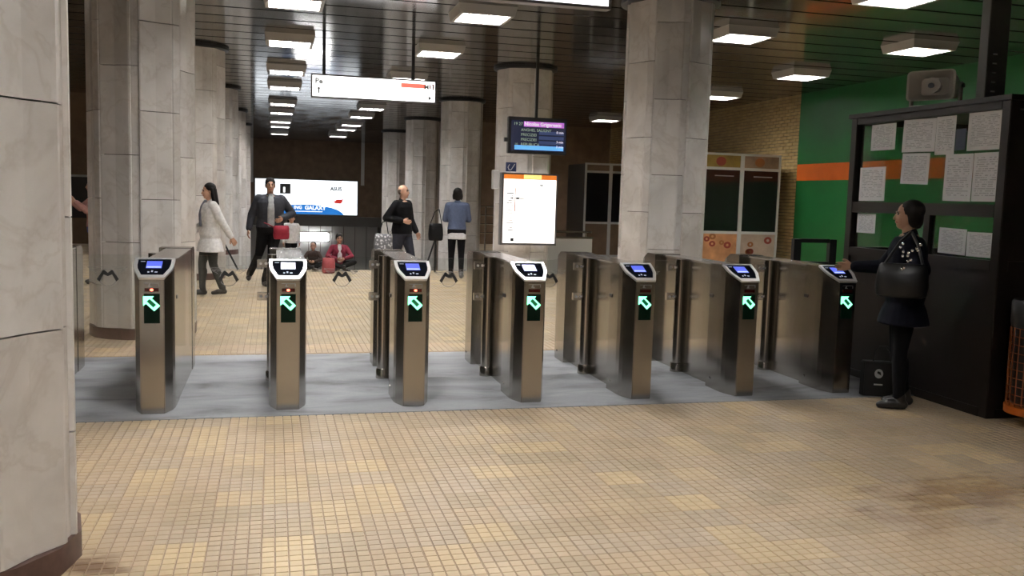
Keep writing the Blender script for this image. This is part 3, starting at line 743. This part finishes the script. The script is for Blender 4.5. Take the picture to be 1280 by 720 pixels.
# black carrier bag beside the person
t = thing('carrier_bag', 'black carrier bag with a white round emblem beside rightmost turnstile', 'bag', (5.02,6.60,.0), -.42)
bag_m = mat('black_bag', (.006,.006,.007), .5)
obj('bag', MB().prism([(-.15,-.05),(.15,-.05),(.17,0),(.15,.05),(-.15,.05),(-.17,0)], 0, .30), bag_m, t, bevel=.008)
obj('handle', MB().path([(-.07,0,.29),(-.065,0,.38),(-.03,0,.43),(.03,0,.43),(.065,0,.38),(.07,0,.29)], .006), bag_m, t)
wh = mat('bag_print', (.55,.55,.55), .5)
obj('round_emblem', MB().flat_xz([(-.03+.035*math.cos(a*PI/8),.20+.040*math.sin(a*PI/8)) for a in range(16)], -.054, .003), wh, t)
obj('emblem_leaf', MB().flat_xz([(-.045,.205),(-.01,.185),(-.018,.215),(-.04,.222)], -.056, .003), bag_m, t)
obj('printed_line', MB().box(-.065,.005,-.054,-.051,.10,.112), wh, t)

# ------------------------------------------------------------------ shops and rails at the right
def shop(x0, x1, y0, depth, h, label, panes, pics=True, hz=(.98,2.33)):
    t = thing('shop_kiosk', label, 'shop', ((x0+x1)/2,y0,0)); hw = (x1-x0)/2
    fr = M['white_paint']
    obj('body', MB().box(-hw+.02,hw-.02,.06,depth,.0,h-.02), M['black'], t)
    xs = [-hw+2*hw*k/panes for k in range(panes+1)]
    for x in xs: obj('frame_post', MB().box(max(-hw,x-.045),min(hw,x+.045),0,.06,0,h), fr, t)
    zs = [0,.06],[hz[0]-.06,hz[0]],[hz[1],hz[1]+.06],[h-.05,h]
    for a, b_ in zs:
        for k in range(panes): obj('frame_rail', MB().box(xs[k]+.045,xs[k+1]-.045,0.005,.055,a,b_), fr, t)
    for k in range(panes):
        a, b_ = xs[k]+.045, xs[k+1]-.045
        obj('window_pane', MB().box(a,b_,.025,.035,hz[0],hz[1]), M['dark_glass'], t)
        lo = obj('poster', MB().box(a,b_,.025,.035,.06,hz[0]-.06), PEACH[k % 2] if pics else M['brown'], t)
        up = obj('upper_poster', MB().box(a,b_,.025,.035,hz[1]+.06,h-.05), UPP[k % 2] if pics else M['brown'], t)
        if pics:
            rng = random.Random(k+3)
            for q in range(5):
                cx, cz, r = a+.12+(b_-a-.24)*rng.random(), .50+.36*rng.random(), .05+.04*rng.random()
                pr = MB(); n = 14
                for i in range(n):
                    u, v_ = 2*PI*i/n, 2*PI*(i+1)/n
                    pr.flat_xz([(cx+r*.45*math.cos(u),cz+r*.4*math.sin(u)),(cx+r*1.2*math.cos(u),cz+r*math.sin(u)),(cx+r*1.2*math.cos(v_),cz+r*math.sin(v_)),(cx+r*.45*math.cos(v_),cz+r*.4*math.sin(v_))], .021, .004)
                obj('pastry_print', pr, PAST[q % 2], lo)
            obj('food_print', MB().flat_xz([(a+.45*(b_-a)+.12*math.cos(i*PI/8), (hz[1]+h)/2+.10*math.sin(i*PI/8)) for i in range(16)], .021, .004), PAST[k % 2], up)
            obj('title_line', MB().box(a+.25,b_-.15,.020,.024,hz[1]-.14,hz[1]-.12), M['ink_grey'], t)
    return t
PEACH = [mat('poster_peach', (.62,.30,.14), .5, noise=.3, nscale=3), mat('poster_cream', (.50,.38,.30), .5, noise=.2, nscale=3)]
UPP = [mat('poster_yellow', (.30,.20,.04), .5, noise=.3, nscale=4), mat('poster_brown', (.30,.20,.13), .5, noise=.3, nscale=4)]
PAST = [mat('pastry_red', (.30,.05,.03), .5), mat('pastry_brown', (.35,.13,.04), .5)]
shop(9.12, 11.02, 18.4, 1.6, 2.70, 'white framed shop window with pastry posters beside the green wall', 2)
shop(8.35, 9.85, 24.0, 1.6, 2.60, 'dim brown framed shop front seen left of the tall marble column', 2, pics=False)
t = thing('parapet', 'low white parapet with a metal handrail right of the map board', 'parapet', (5.95,18.3,0))
obj('panel', MB().box(-.55,.62,0,.12,0,.76), M['white_paint'], t)
obj('coping', MB().box(-.57,.64,-.02,.14,.76,.80), M['steel'], t)
obj('handrail', MB().tube((-.55,.06,.90),(.62,.06,.90),.022), M['steel'], t)
for x in (-.45,.5): obj('rail_support', MB().tube((x,.06,.79),(x,.06,.90),.012), M['steel'], t)
t = thing('barrier_frame', 'dark steel barrier frame before the green wall behind rightmost turnstile', 'barrier', (5.99,9.2,0))
for x in (-.23,.23): obj('post', MB().box(x-.045,x+.045,-.03,.03,0,1.22), M['black_metal'], t)
for z in (.30,.92,1.18): obj('bar', MB().box(-.185,.185,-.02,.02,z,z+.045), M['black_metal'], t)
t = thing('stair_railing', 'steel stair railing in the dark gap left of map board column', 'railing', (5.9,25.5,0))
for z in (.55,.8,1.05,1.3): obj('rail', MB().tube((-1.1,0,z),(1.0,0,z),.02), M['steel_bright'], t)
for x in (-1.0,0,.95): obj('post', MB().tube((x,0,0),(x,0,1.32),.025), M['steel'], t)

# ------------------------------------------------------------------ far end: wall with billboard
wy = 46.0
structure(obj('wall_far_end', MB().box(-2.4,5.6,wy,wy+.3,-.1,ZC+.2), M['brown']))
wl = structure(obj('wall_lower_end', MB().box(-2.4,5.6,49,49.2,-4,-.1), M['core']))
for k in range(13): obj('wall_panel', MB().box(-2.35+k*.6,-1.78+k*.6,48.94-.02*(k%2),49,-4,-.1), M['white_paint'], wl)
for k, x in enumerate((-.99,4.32)):
    o = obj('trim_%d'%(k+1), MB().box(x-.08,x+.08,wy-.06,wy-.002,1.95,ZC), M['white_paint']); structure(o)
structure(obj('trim_3', MB().box(-2.2,5.4,wy-.25,wy-.002,-.1,.38), mat('dark_beam', (.06,.055,.05), .5)))
t = thing('billboard', 'wide lit white billboard with a blue swoosh at the far end', 'billboard', (1.62,wy-.2,.42))
hw, h = 2.48, 1.76
m = MB().box(-hw,hw,-.03,.18,0,.05).box(-hw,hw,-.03,.18,h-.05,h).box(-hw,-hw+.05,-.03,.18,.05,h-.05).box(hw-.05,hw,-.03,.18,.05,h-.05)
obj('frame', m, M['sign_frame'], t)
pn = obj('lit_panel', MB().box(-hw+.05,hw-.05,-.01,.16,.05,h-.05), mat('billboard_white', (.85,.87,.9), .5, emit=(.88,.94,1), es=1.6), t)
sw = [(-1.4,.05)]+[(-1.4+.1*k, .05+.48*math.sin(min(1,(k+4)/18)*PI/2)*(1 if k < 18 else max(0,1-((k-18)/15.0)**2))) for k in range(34)]
sw = [(-1.2,.05),(1.78,.05),(1.70,.15),(1.5,.28),(1.2,.38),(.8,.46),(.3,.51),(-.2,.52),(-.7,.49),(-1.2,.40)]
obj('blue_swoosh', MB().flat_xz(sw, -.016, .005), mat('swoosh_blue', (.02,.15,.5), .5, emit=(.02,.2,.62), es=.9), pn)
bw = mat('billboard_text', (.9,.9,.9), .5, emit=(1,1,1), es=1.3)
lettering('billboard_text', 'GALAXY', .26, -.10, -.018, .28, bw, pn, bold=.008)
lettering('billboard_text', 'ING', .22, -.62, -.018, .30, bw, pn, bold=.006)
obj('billboard_rule', MB().box(-.6,.75,-.019,-.016,.17,.20), bw, pn)
lettering('billboard_text', 'ASUS', .24, 1.12, -.016, 1.24, M['ink_grey'], pn, bold=.010)
rd = mat('billboard_red', (.75,.05,.04), .5, emit=(.8,.05,.04), es=.6)
obj('red_mark', MB().flat_xz([(1.35,.62),(1.62,.60),(1.70,.68),(1.72,.78),(1.8,.86),(1.66,.80),(1.42,.80),(1.36,.72),(1.25,.72)], -.014, .004), rd, pn)
ph = obj('dark_picture', MB().box(-1.28,-.78,-.016,-.011,1.02,1.50), mat('billboard_grey', (.16,.16,.16), .5), pn)
obj('picture_figure', MB().box(-1.12,-1.03,-.019,-.016,1.08,1.34), bw, ph)
t = thing('strip_lamp', 'long glowing strip lamp low behind the seated people', 'strip lamp', (2.0,48.9,-1.0))
obj('lamp_tube', MB().box(-.85,.85,-.08,0,0,.42), mat('strip_glow', (.9,.9,.9), .5, emit=(1,1,1), es=14), t, bevel=.05)
obj('mount', MB().box(-.9,.9,0,.1,-.05,.47), M['sign_frame'], t)
# notice cabinet and dark sign left
t = thing('dark_wall_board', 'dark board on the brown wall in the gap left', 'board', (-4.6,26.9,.7))
obj('board', MB().box(-1.4,1.4,0,.09,0,1.1), M['black'], t); obj('top_rail', MB().box(-1.4,1.4,-.02,.09,1.1,1.16), M['lamp_frame'], t)

# ------------------------------------------------------------------ people
def capsule(mb, p0, r0, p1, r1, n=14):
    p0 = Vector(p0); p1 = Vector(p1); d = p1-p0
    d = d.normalized() if d.length > 1e-6 else Vector((0,0,1))
    a = d.orthogonal().normalized(); b = d.cross(a); R = []
    for p, r, angs in ((p0,r0,(-85,-60,-30,0)),(p1,r1,(0,30,60,85))):
        for t in angs:
            t = math.radians(t); c = p+d*r*math.sin(t); q = r*math.cos(t)
            R.append([c+(a*math.cos(2*PI*i/n)+b*math.sin(2*PI*i/n))*q for i in range(n)])
    mb.loft(R)
def ellip(mb, c, r, rot=None, n=16):
    R = []
    for t in range(-80,81,20):
        t = math.radians(t); ring = []
        for i in range(n):
            p = Vector((r[0]*math.cos(t)*math.cos(2*PI*i/n), r[1]*math.cos(t)*math.sin(2*PI*i/n), r[2]*math.sin(t)))
            ring.append((rot @ p if rot else p)+Vector(c))
        R.append(ring)
    mb.loft(R)
def sections(mb, secs, n=20):           # secs: (centre, x-axis angle, rx, ry)
    R = []
    for c, ang, rx, ry in secs:
        ca, sa = math.cos(ang), math.sin(ang)
        R.append([Vector((c[0]+rx*math.cos(2*PI*i/n)*ca-ry*math.sin(2*PI*i/n)*sa, c[1]+rx*math.cos(2*PI*i/n)*sa+ry*math.sin(2*PI*i/n)*ca, c[2])) for i in range(n)])
    mb.loft(R)
def remesh(mb, voxel, smooth=2):
    me = mb.mesh('tmp'); o = bpy.data.objects.new('tmp', me); COL.objects.link(o)
    m = o.modifiers.new('r','REMESH'); m.mode = 'VOXEL'; m.voxel_size = voxel
    if smooth: s = o.modifiers.new('s','SMOOTH'); s.iterations = smooth; s.factor = .5
    dg = bpy.context.evaluated_depsgraph_get(); r = bpy.data.meshes.new_from_object(o.evaluated_get(dg))
    bpy.data.objects.remove(o); bpy.data.meshes.remove(me)
    r.polygons.foreach_set('use_smooth', [True]*len(r.polygons)); return r
SKIN = mat('skin', (.50,.29,.20), .5); SKIN_D = mat('skin_tan', (.36,.20,.13), .5)
EYE = mat('eye_dark', (.02,.015,.012), .3); LIP = mat('lip', (.36,.11,.09), .45)
HAIR = mat('dark_hair', (.008,.006,.005), .6, spec=.2); STUB = mat('shaved_hair', (.09,.065,.05), .7)
SHOE = mat('black_shoe', (.012,.011,.011), .35)
BASEJ = dict(pel=(0,0,.95), neck=(0,0,1.47), head=(0,-.025,1.63), hy=0, hp=0,
    shL=(.175,0,1.41), elL=(.225,.03,1.13), wrL=(.235,-.05,.89), shR=(-.175,0,1.41), elR=(-.225,.03,1.13), wrR=(-.235,-.05,.89),
    hipL=(.088,0,.93), knL=(.095,-.02,.50), anL=(.10,.02,.09), hipR=(-.088,0,.93), knR=(-.095,-.02,.50), anR=(-.10,.02,.09), toeL=(.02,-.15), toeR=(-.02,-.15))
TORSO = [(-.10,.155,.105),(0,.165,.115),(.25,.145,.10),(.55,.16,.112),(.78,.172,.108),(.90,.145,.088),(.965,.085,.066),(1.0,.058,.058)]
def person(label, loc, rz, H, J=None, skin=SKIN, top=None, top_hem=-.02, flare=0, bottom=None, shoes=SHOE, hair='short', hair_mat=HAIR, shirt=None, shirt_hem=None, female=False, top_name='jacket', group=None, voxel=.0065, fat=1.0, hands=True, hs=1.0, hem=None):
    j = dict(BASEJ); j.update(J or {}); s = H/1.75
    V = {k: Vector(v) for k, v in j.items() if isinstance(v, tuple) and len(v) == 3}
    t = thing('person', label, 'person', loc, rz, group)
    up = V['neck']-V['pel']; af = 1+(fat-1)*.7
    a_hip = math.atan2((V['hipL']-V['hipR']).y, (V['hipL']-V['hipR']).x); a_sh = math.atan2((V['shL']-V['shR']).y, (V['shL']-V['shR']).x)
    def torso(mb, grow, t0=-.1, t1=1.0, flare=0, kx=1.0):
        S = []
        lo = [] if t0 >= -.1 else [(t0+(-.1-t0)*q, .165+flare*(1-q), .115+flare*.8*(1-q)) for q in (0,.33,.66)]
        for u, rx, ry in lo+[x for x in TORSO if t0 <= x[0] <= t1 or x[0] >= -.1 and x[0] <= t1]:
            if u < t0: continue
            c = V['pel']+up*u if u >= 0 else V['pel']+Vector((0,0,u*.52))
            S.append((c, a_hip+(a_sh-a_hip)*max(0,min(1,u)), (rx*fat+grow)*kx, ry*fat+grow))
        sections(mb, S)
        return S
    mb = MB(); torso(mb, 0)
    capsule(mb, V['neck']-Vector((0,0,.05)), .052, V['head']-Vector((0,-.012,.06)), .05)
    for sd in 'LR':
        capsule(mb, V['sh'+sd], .052, V['el'+sd], .04); capsule(mb, V['el'+sd], .041, V['wr'+sd], .028); capsule(mb, V['sh'+sd], .05, V['neck']-Vector((0,0,.05)), .045)
        capsule(mb, V['hip'+sd], .085*fat, V['kn'+sd], .056); capsule(mb, V['kn'+sd], .055, V['an'+sd], .036)
        kn, an = V['kn'+sd], V['an'+sd]; mid = kn.lerp(an,.3)+Vector((0,.018,0)); capsule(mb, mid, .05, kn.lerp(an,.6), .042)
        toe = j['toe'+sd]; capsule(mb, an+Vector((0,.03,-.045)), .036, an+Vector((toe[0],toe[1],-.06)), .028)
        # hand: palm, four fingers, thumb at the side
        if hands:
            d = (V['wr'+sd]-V['el'+sd]).normalized(); sg = 1 if sd == 'L' else -1
            nrm = Vector((-sg,0,0)); nrm = (nrm-d*nrm.dot(d)).normalized() if abs(d.x) < .9 else Vector((0,0,-1))
            lat = d.cross(nrm).normalized()
            if lat.y > 0: lat = -lat
            W = V['wr'+sd]
            for q in (-.022,0,.022): capsule(mb, W, .022, W+d*.085+lat*q*1.2, .0155)
            for q, L in ((.034,.070),(.0115,.082),(-.0115,.076),(-.034,.058)):
                p = W+d*.088+lat*q; p1 = p+(d*.9+nrm*.35).normalized()*L*.55; p2 = p1+(d*.55+nrm*.8).normalized()*L*.5
                capsule(mb, p, .0088, p1, .008, 8); capsule(mb, p1, .008, p2, .007, 8)
            p = W+d*.03+lat*.026; p1 = p+(d*.65+lat*.6+nrm*.2).normalized()*.045; p2 = p1+(d*.9+lat*.15+nrm*.3).normalized()*.03
            capsule(mb, p, .012, p1, .0105, 8); capsule(mb, p1, .0105, p2, .0085, 8)
    HM = Matrix.Translation(V['head']) @ Matrix.Rotation(j['hy'],4,'Z') @ Matrix.Rotation(j['hp'],4,'X') @ Matrix.Scale(hs,4); HR = HM.to_3x3()
    h = lambda *p: HM @ Vector(p)
    ellip(mb, h(0,.014,.03), (.073,.092,.085), HR); ellip(mb, h(0,-.02,-.03), (.061,.073,.086), HR)
    capsule(mb, h(0,-.045,-.088), .032, h(0,-.055,-.085), .028)
    capsule(mb, h(0,-.088,.002), .008, h(0,-.102,-.03), .013, 8)
    for q in (-1,1):
        ellip(mb, h(q*.073,.012,-.012), (.011,.019,.03), HR, 10); capsule(mb, h(q*.048,-.078,.026), .007, h(q*.014,-.087,.024), .007, 8)
    capsule(mb, h(-.018,-.088,-.06), .006, h(.018,-.088,-.06), .006, 8)
    me = remesh(mb, voxel, 1)
    for m_ in (skin, EYE, LIP): me.materials.append(m_)
    iv = HM.inverted()
    for p in me.polygons:
        c = iv @ p.center
        if abs(c.z) < .13 and c.y < -.03:
            if min((c-Vector((.029,-.083,.008))).length, (c-Vector((-.029,-.083,.008))).length) < .0115: p.material_index = 1
            elif abs(c.x) < .026 and -.068 < c.z < -.052 and c.y < -.07: p.material_index = 2
            elif .02 < c.z < .032 and .012 < abs(c.x) < .05 and c.y < -.07: p.material_index = 1
    def fin(name, me, m_):
        me.transform(Matrix.Scale(s,4))
        if m_: me.materials.clear() if name != 'body' else None; me.materials.append(m_)
        return link(name, me, t)
    me.transform(Matrix.Scale(s,4)); link('body', me, t)
    # clothes
    cv = .011
    if bottom:
        mb = MB(); sections(mb, [(V['pel']+Vector((0,0,z)), a_hip, rx*fat, ry*fat) for z, rx, ry in ((-.10,.165,.118),(0,.178,.128),(.10,.158,.115))])
        for sd in 'LR':
            capsule(mb, V['hip'+sd], .097*fat, V['kn'+sd], .066); capsule(mb, V['kn'+sd], .065, V['an'+sd].lerp(V['kn'+sd],.06), .048 if female else .056)
            capsule(mb, V['kn'+sd].lerp(V['an'+sd],.3)+Vector((0,.018,0)), .060, V['kn'+sd].lerp(V['an'+sd],.6)+Vector((0,.01,0)), .052)
        fin('trousers', remesh(mb, cv), bottom)
    if top:
        mb = MB(); torso(mb, .022, top_hem, .97, flare)
        for sd in 'LR':
            capsule(mb, V['sh'+sd], .066*af, V['el'+sd], .056*af); capsule(mb, V['el'+sd], .056*af, V['el'+sd].lerp(V['wr'+sd],.93), .044*af); capsule(mb, V['sh'+sd], .066, V['neck']-Vector((0,0,.04)), .062)
        capsule(mb, V['neck']-Vector((0,0,.04)), .072, V['neck']+Vector((0,.008,.0)), .064)
        if female: 
            f = Vector((math.sin(a_sh),-math.cos(a_sh),0))
            for q in (-.06,.06): ellip(mb, V['pel']+up*.68+f*.10+Vector((q,0,0)), (.062,.055,.065))
        fin(top_name, remesh(mb, cv), top)
    if hem:
        mb = MB(); torso(mb, .012, -.36, .25, .015); fin('shirt_tail', remesh(mb, cv), hem)
    if shirt:
        mb = MB(); f = Vector((math.sin(a_sh),-math.cos(a_sh),0))
        z0 = shirt_hem if shirt_hem is not None else .15
        pts = [(1.0,.052,.035),(.85,.092,.05),(.6,.116,.06),(.3,.108,.06),(z0,.112,.06)]
        for (u0,o0,w0),(u1,o1,w1) in zip(pts, pts[1:]):
            for q in (-.45,0,.45):
                x = Vector((math.cos(a_sh),math.sin(a_sh),0))
                capsule(mb, V['pel']+up*u0+f*(o0*fat+.004)+x*q*w0, .03, V['pel']+up*u1+f*(o1*fat+.004)+x*q*w1, .03)
        fin('shirt', remesh(mb, cv), shirt)
    if shoes:
        for sd in 'LR':
            mb = MB(); an = V['an'+sd]; toe = j['toe'+sd]
            capsule(mb, an+Vector((0,.035,-.048)), .042, an+Vector((toe[0],toe[1]*.5,-.045)), .042); capsule(mb, an+Vector((toe[0]*.5,toe[1]*.5,-.05)), .04, an+Vector((toe[0],toe[1],-.06)), .03)
            capsule(mb, an+Vector((0,.012,-.02)), .046, an+Vector((0,.01,.02)), .046)
            fin('shoe', remesh(mb, .009), shoes)
    mb = MB()
    if hair == 'long':
        ellip(mb, h(0,.03,.045), (.086,.098,.088), HR)
        for q in (-1,1): capsule(mb, h(q*.07,.035,.03), .03, h(q*.078,.05,-.17), .028)
        for q in (-.045,0,.045): capsule(mb, h(q,.075,.02), .045, h(q*1.4,.095,-.22), .035)
    elif hair == 'bob':
        ellip(mb, h(0,.038,.042), (.092,.104,.092), HR)
        for q in (-1,1): ellip(mb, h(q*.07,.045,-.03), (.032,.055,.075), HR)
        ellip(mb, h(0,.085,-.03), (.08,.045,.085), HR)
    elif hair == 'tied':
        ellip(mb, h(0,.022,.046), (.083,.096,.084), HR); capsule(mb, h(0,.09,.0), .035, h(0,.11,-.07), .028)
        for q in (-1,1): ellip(mb, h(q*.062,.03,.0), (.02,.045,.05), HR)
    elif hair == 'bald':
        for q in (-1,1): ellip(mb, h(q*.060,.04,-.0), (.0165,.05,.042), HR)
        ellip(mb, h(0,.072,-.005), (.055,.0375,.05), HR)
    else:
        ellip(mb, h(0,.03,.046), (.080,.088,.080), HR)
    fin('hair', remesh(mb, .008), hair_mat)
    return t
C = lambda n, c, r=.8: mat(n, c, r, noise=.15, nscale=25, spec=.12)
cw, cg, cb = C('white_coat',(.70,.70,.69)), C('charcoal_jacket',(.035,.037,.045)), C('black_jacket',(.005,.005,.006))
dk, jean, den = C('black_cloth',(.004,.004,.005)), C('dark_jeans',(.03,.032,.045)), C('denim_jacket',(.075,.095,.155))
mar, wht, navy = C('maroon_jacket',(.18,.025,.045)), C('white_cotton',(.55,.55,.56)), C('navy_coat',(.0035,.004,.009))
gr, blue, legg = C('grey_shirt',(.33,.34,.34)), C('blue_top',(.12,.14,.36)), C('grey_leggings',(.05,.052,.05))
person('person in a white coat with long dark hair walking to the left', (-.90,14.3,0), math.radians(-72), 1.67,
    dict(elL=(.25,.12,1.15), wrL=(.27,.25,.93), elR=(-.23,-.02,1.14), wrR=(-.2,-.2,1.0), knL=(.09,.02,.50), anL=(.09,.16,.11), knR=(-.09,-.10,.51), anR=(-.09,-.10,.09), hp=.1),
    top=cw, top_hem=-.50, flare=.05, fat=1.18, bottom=legg, hair='long', female=True, top_name='coat', shirt=C('patterned_scarf',(.22,.23,.28)), shirt_hem=.55)
person('person in a charcoal jacket with a hand at a red waist bag', (-.04,15.7,0), math.radians(6), 1.80,
    dict(elR=(-.28,.06,1.15), wrR=(-.33,.0,.92), elL=(.36,.08,1.18), wrL=(.18,-.15,1.10), knR=(-.17,.0,.52), anR=(-.30,.30,.16), knL=(.01,-.12,.50), anL=(-.09,-.02,.09)),
    skin=SKIN_D, top=cg, top_hem=-.05, bottom=dk, shirt=gr, shirt_hem=.08, fat=1.25, hair='tied')
person('small child in a white top half hidden behind the pale screened turnstile', (.36,18.5,0), 0, 1.14, dict(head=(0,-.025,1.62)), skin=SKIN_D, top=wht, top_hem=-.15, bottom=dk, hair='long', top_name='top', voxel=.009, hs=1.25)
sit = dict(pel=(0,0,.14), neck=(0,-.02,.63), head=(0,-.05,.79), shL=(.17,-.02,.57), shR=(-.17,-.02,.57), elL=(.30,-.12,.36), elR=(-.30,-.12,.36), wrL=(.09,-.30,.30), wrR=(-.09,-.30,.30),
    hipL=(.10,-.02,.13), hipR=(-.10,-.02,.13), knL=(.34,-.26,.22), knR=(-.34,-.26,.22), anL=(-.06,-.36,.10), anR=(.06,-.44,.10), toeL=(-.12,-.06), toeR=(.12,-.06))
person('person in a maroon jacket sitting cross legged at the top of stairs', (1.30,18.72,.02), .1, 1.42, sit, skin=SKIN_D, top=mar, top_hem=.0, bottom=dk, shirt=wht, shirt_hem=.2, hair='tied', female=True, voxel=.008, hs=1.1)
person('dark clothed child sitting on the floor beside the maroon jacket person', (.80,18.8,.02), -.2, 1.05, sit, skin=SKIN_D, top=C('brown_top',(.05,.035,.03)), top_hem=.0, bottom=dk, hair='short', voxel=.009, hs=1.25)
person('person in a black jacket and dark jeans walking to the right', (2.22,16.15,0), math.radians(48), 1.76,
    dict(elR=(-.30,.13,1.16), wrR=(-.20,-.14,1.12), elL=(.24,-.02,1.13), wrL=(.25,-.14,.92), knL=(.10,-.14,.52), anL=(.10,-.22,.10), knR=(-.10,.04,.50), anR=(-.10,.24,.14), hy=.15),
    top=cb, top_hem=-.12, bottom=jean, hair='bald', hair_mat=STUB, fat=1.25)
person('person in a denim jacket seen from behind with black leggings', (3.44,17.3,0), math.radians(172), 1.74,
    dict(elL=(.23,-.05,1.14), wrL=(.16,-.24,1.12), elR=(-.23,-.05,1.14), wrR=(-.13,-.24,1.15), hp=-.15),
    top=den, top_hem=-.0, bottom=dk, shoes=C('grey_shoe',(.2,.2,.2)), hair='bob', female=True, hem=wht)
person('person in dark navy coat at the booth reaching towards the turnstile', (4.90,6.22,0), math.radians(-122), 1.66,
    dict(elR=(-.30,-.16,1.17), wrR=(-.33,-.40,1.16), elL=(.27,.09,1.19), wrL=(.20,-.07,1.07), hy=.12, anL=(.10,.0,.09), anR=(-.09,.06,.09)),
    top=navy, top_hem=-.45, flare=.05, fat=1.22, bottom=dk, hair='bob', female=True, top_name='coat', voxel=.006)
person('person in blue in the gap between two left columns, arm raised', (-2.78,16.0,0), math.radians(-75), 1.70,
    dict(elR=(-.2,-.2,1.25), wrR=(-.16,-.38,1.40), elL=(.2,-.14,1.22), wrL=(.2,-.30,1.36)), top=C('pink_top',(.40,.22,.20)), top_hem=-.0, bottom=blue, hair='short', voxel=.009)

# ------------------------------------------------------------------ bags people carry
def pouch(name, label, loc, rz, w_, d, h, m_, strap=None, flap=None, strap_pts=None, r=.009):
    t = thing(name, label, 'bag', loc, rz)
    mb = MB(); sections(mb, [((0,0,z*h), 0, w_/2*k, d/2*k2) for z, k, k2 in ((0,.80,.7),(.06,.95,.95),(.35,1,1.05),(.7,.96,.9),(.95,.88,.55),(1,.80,.35))])
    obj('bag_body', mb, m_, t, smooth=True)
    if flap: 
        mb = MB(); sections(mb, [((0,-d*.10,z*h), 0, w_/2*k, d/2*k2) for z, k, k2 in ((.45,.7,.98),(.5,.9,1.02),(.8,.98,.95),(1.02,.86,.5))]); obj('flap', mb, flap, t, smooth=True)
    if strap_pts: obj('strap', MB().path(strap_pts, r), strap or m_, t, smooth=True)
    return t
pk, pk2 = C('red_leather',(.22,.02,.035),.4), C('red_leather_flap',(.28,.03,.05),.4)
pouch('waist_bag', 'red leather pouch worn at the charcoal jacket person\'s waist', (.14,15.40,.80), .1, .26, .12, .22, pk, None, pk2, [(-.11,.0,.19),(-.20,.06,.24),(-.26,.16,.26)])
pb = C('black_leather',(.008,.008,.009),.4)
pouch('shoulder_bag', 'black bag hanging left of the person in the denim jacket', (3.04,17.36,.72), .15, .30, .16, .33, pb, None, None, [(-.12,0,.31),(-.02,0,.56),(.06,.0,.60),(.12,0,.31)])
pt = mat('silver_patterned', (.35,.35,.36), .4); 
nt = pt.node_tree; vo = nt.nodes.new('ShaderNodeTexVoronoi'); vo.inputs['Scale'].default_value = 22
nt.links.new(nodes_pos(nt), vo.inputs['Vector']); nt.links.new(ramp(nt, vo.outputs['Distance'], [(.2,(.60,.60,.62)),(.5,(.12,.12,.13))]), nt.nodes['Principled BSDF'].inputs['Base Color'])
pouch('carrier_bag', 'silver patterned bag carried by the person in the black jacket', (1.86,15.86,.58), .2, .34, .16, .32, pt, pb, None, [(-.08,0,.30),(-.02,.0,.52),(.05,0,.54),(.09,0,.30)])
pouch('bundle_bag', 'dusky pink bag on the floor beside the seated person', (1.07,18.22,.0), 0, .26, .18, .30, C('pink_bag',(.32,.07,.08),.5), None, None, [(-.08,0,.29),(0,0,.36),(.08,0,.29)], .007)
t = pouch('handbag', 'glossy black studded handbag on the shoulder of the booth person', (4.66,5.96,.92), math.radians(-35), .38, .13, .26, mat('patent_black', (.004,.004,.005), .35), None, None, [(-.13,0,.25),(-.03,.06,.42),(.05,.12,.50),(.10,.06,.40),(.14,0,.25)], .011)
stud = mat('chrome_stud', (.9,.9,.9), .1, metal=1)
for k in range(14):
    rng = random.Random(k); x = -.05+.17*rng.random(); z = .20+.22*rng.random()
    mb = MB(); ellip(mb, (x, -.07+max(0,z-.25)*.35, z), (.010,.008,.012), None, 8); obj('stud', mb, stud, t, smooth=True)
# handrails at the head of the stairs
for x0, x1, lab in ((-1.0,-.66,'thin dark handrail left of the person in the charcoal jacket'),(3.28,3.06,'thin dark handrail below the black bag')):
    t = thing('handrail', lab, 'handrail', (x1,18.75,0))
    obj('rail', MB().path([(0,0,.01),(x0-x1,0,.70)], .018), M['black_metal'], t); obj('post', MB().tube((x0-x1,0,.0),(x0-x1,0,.71),.016), M['black_metal'], t)
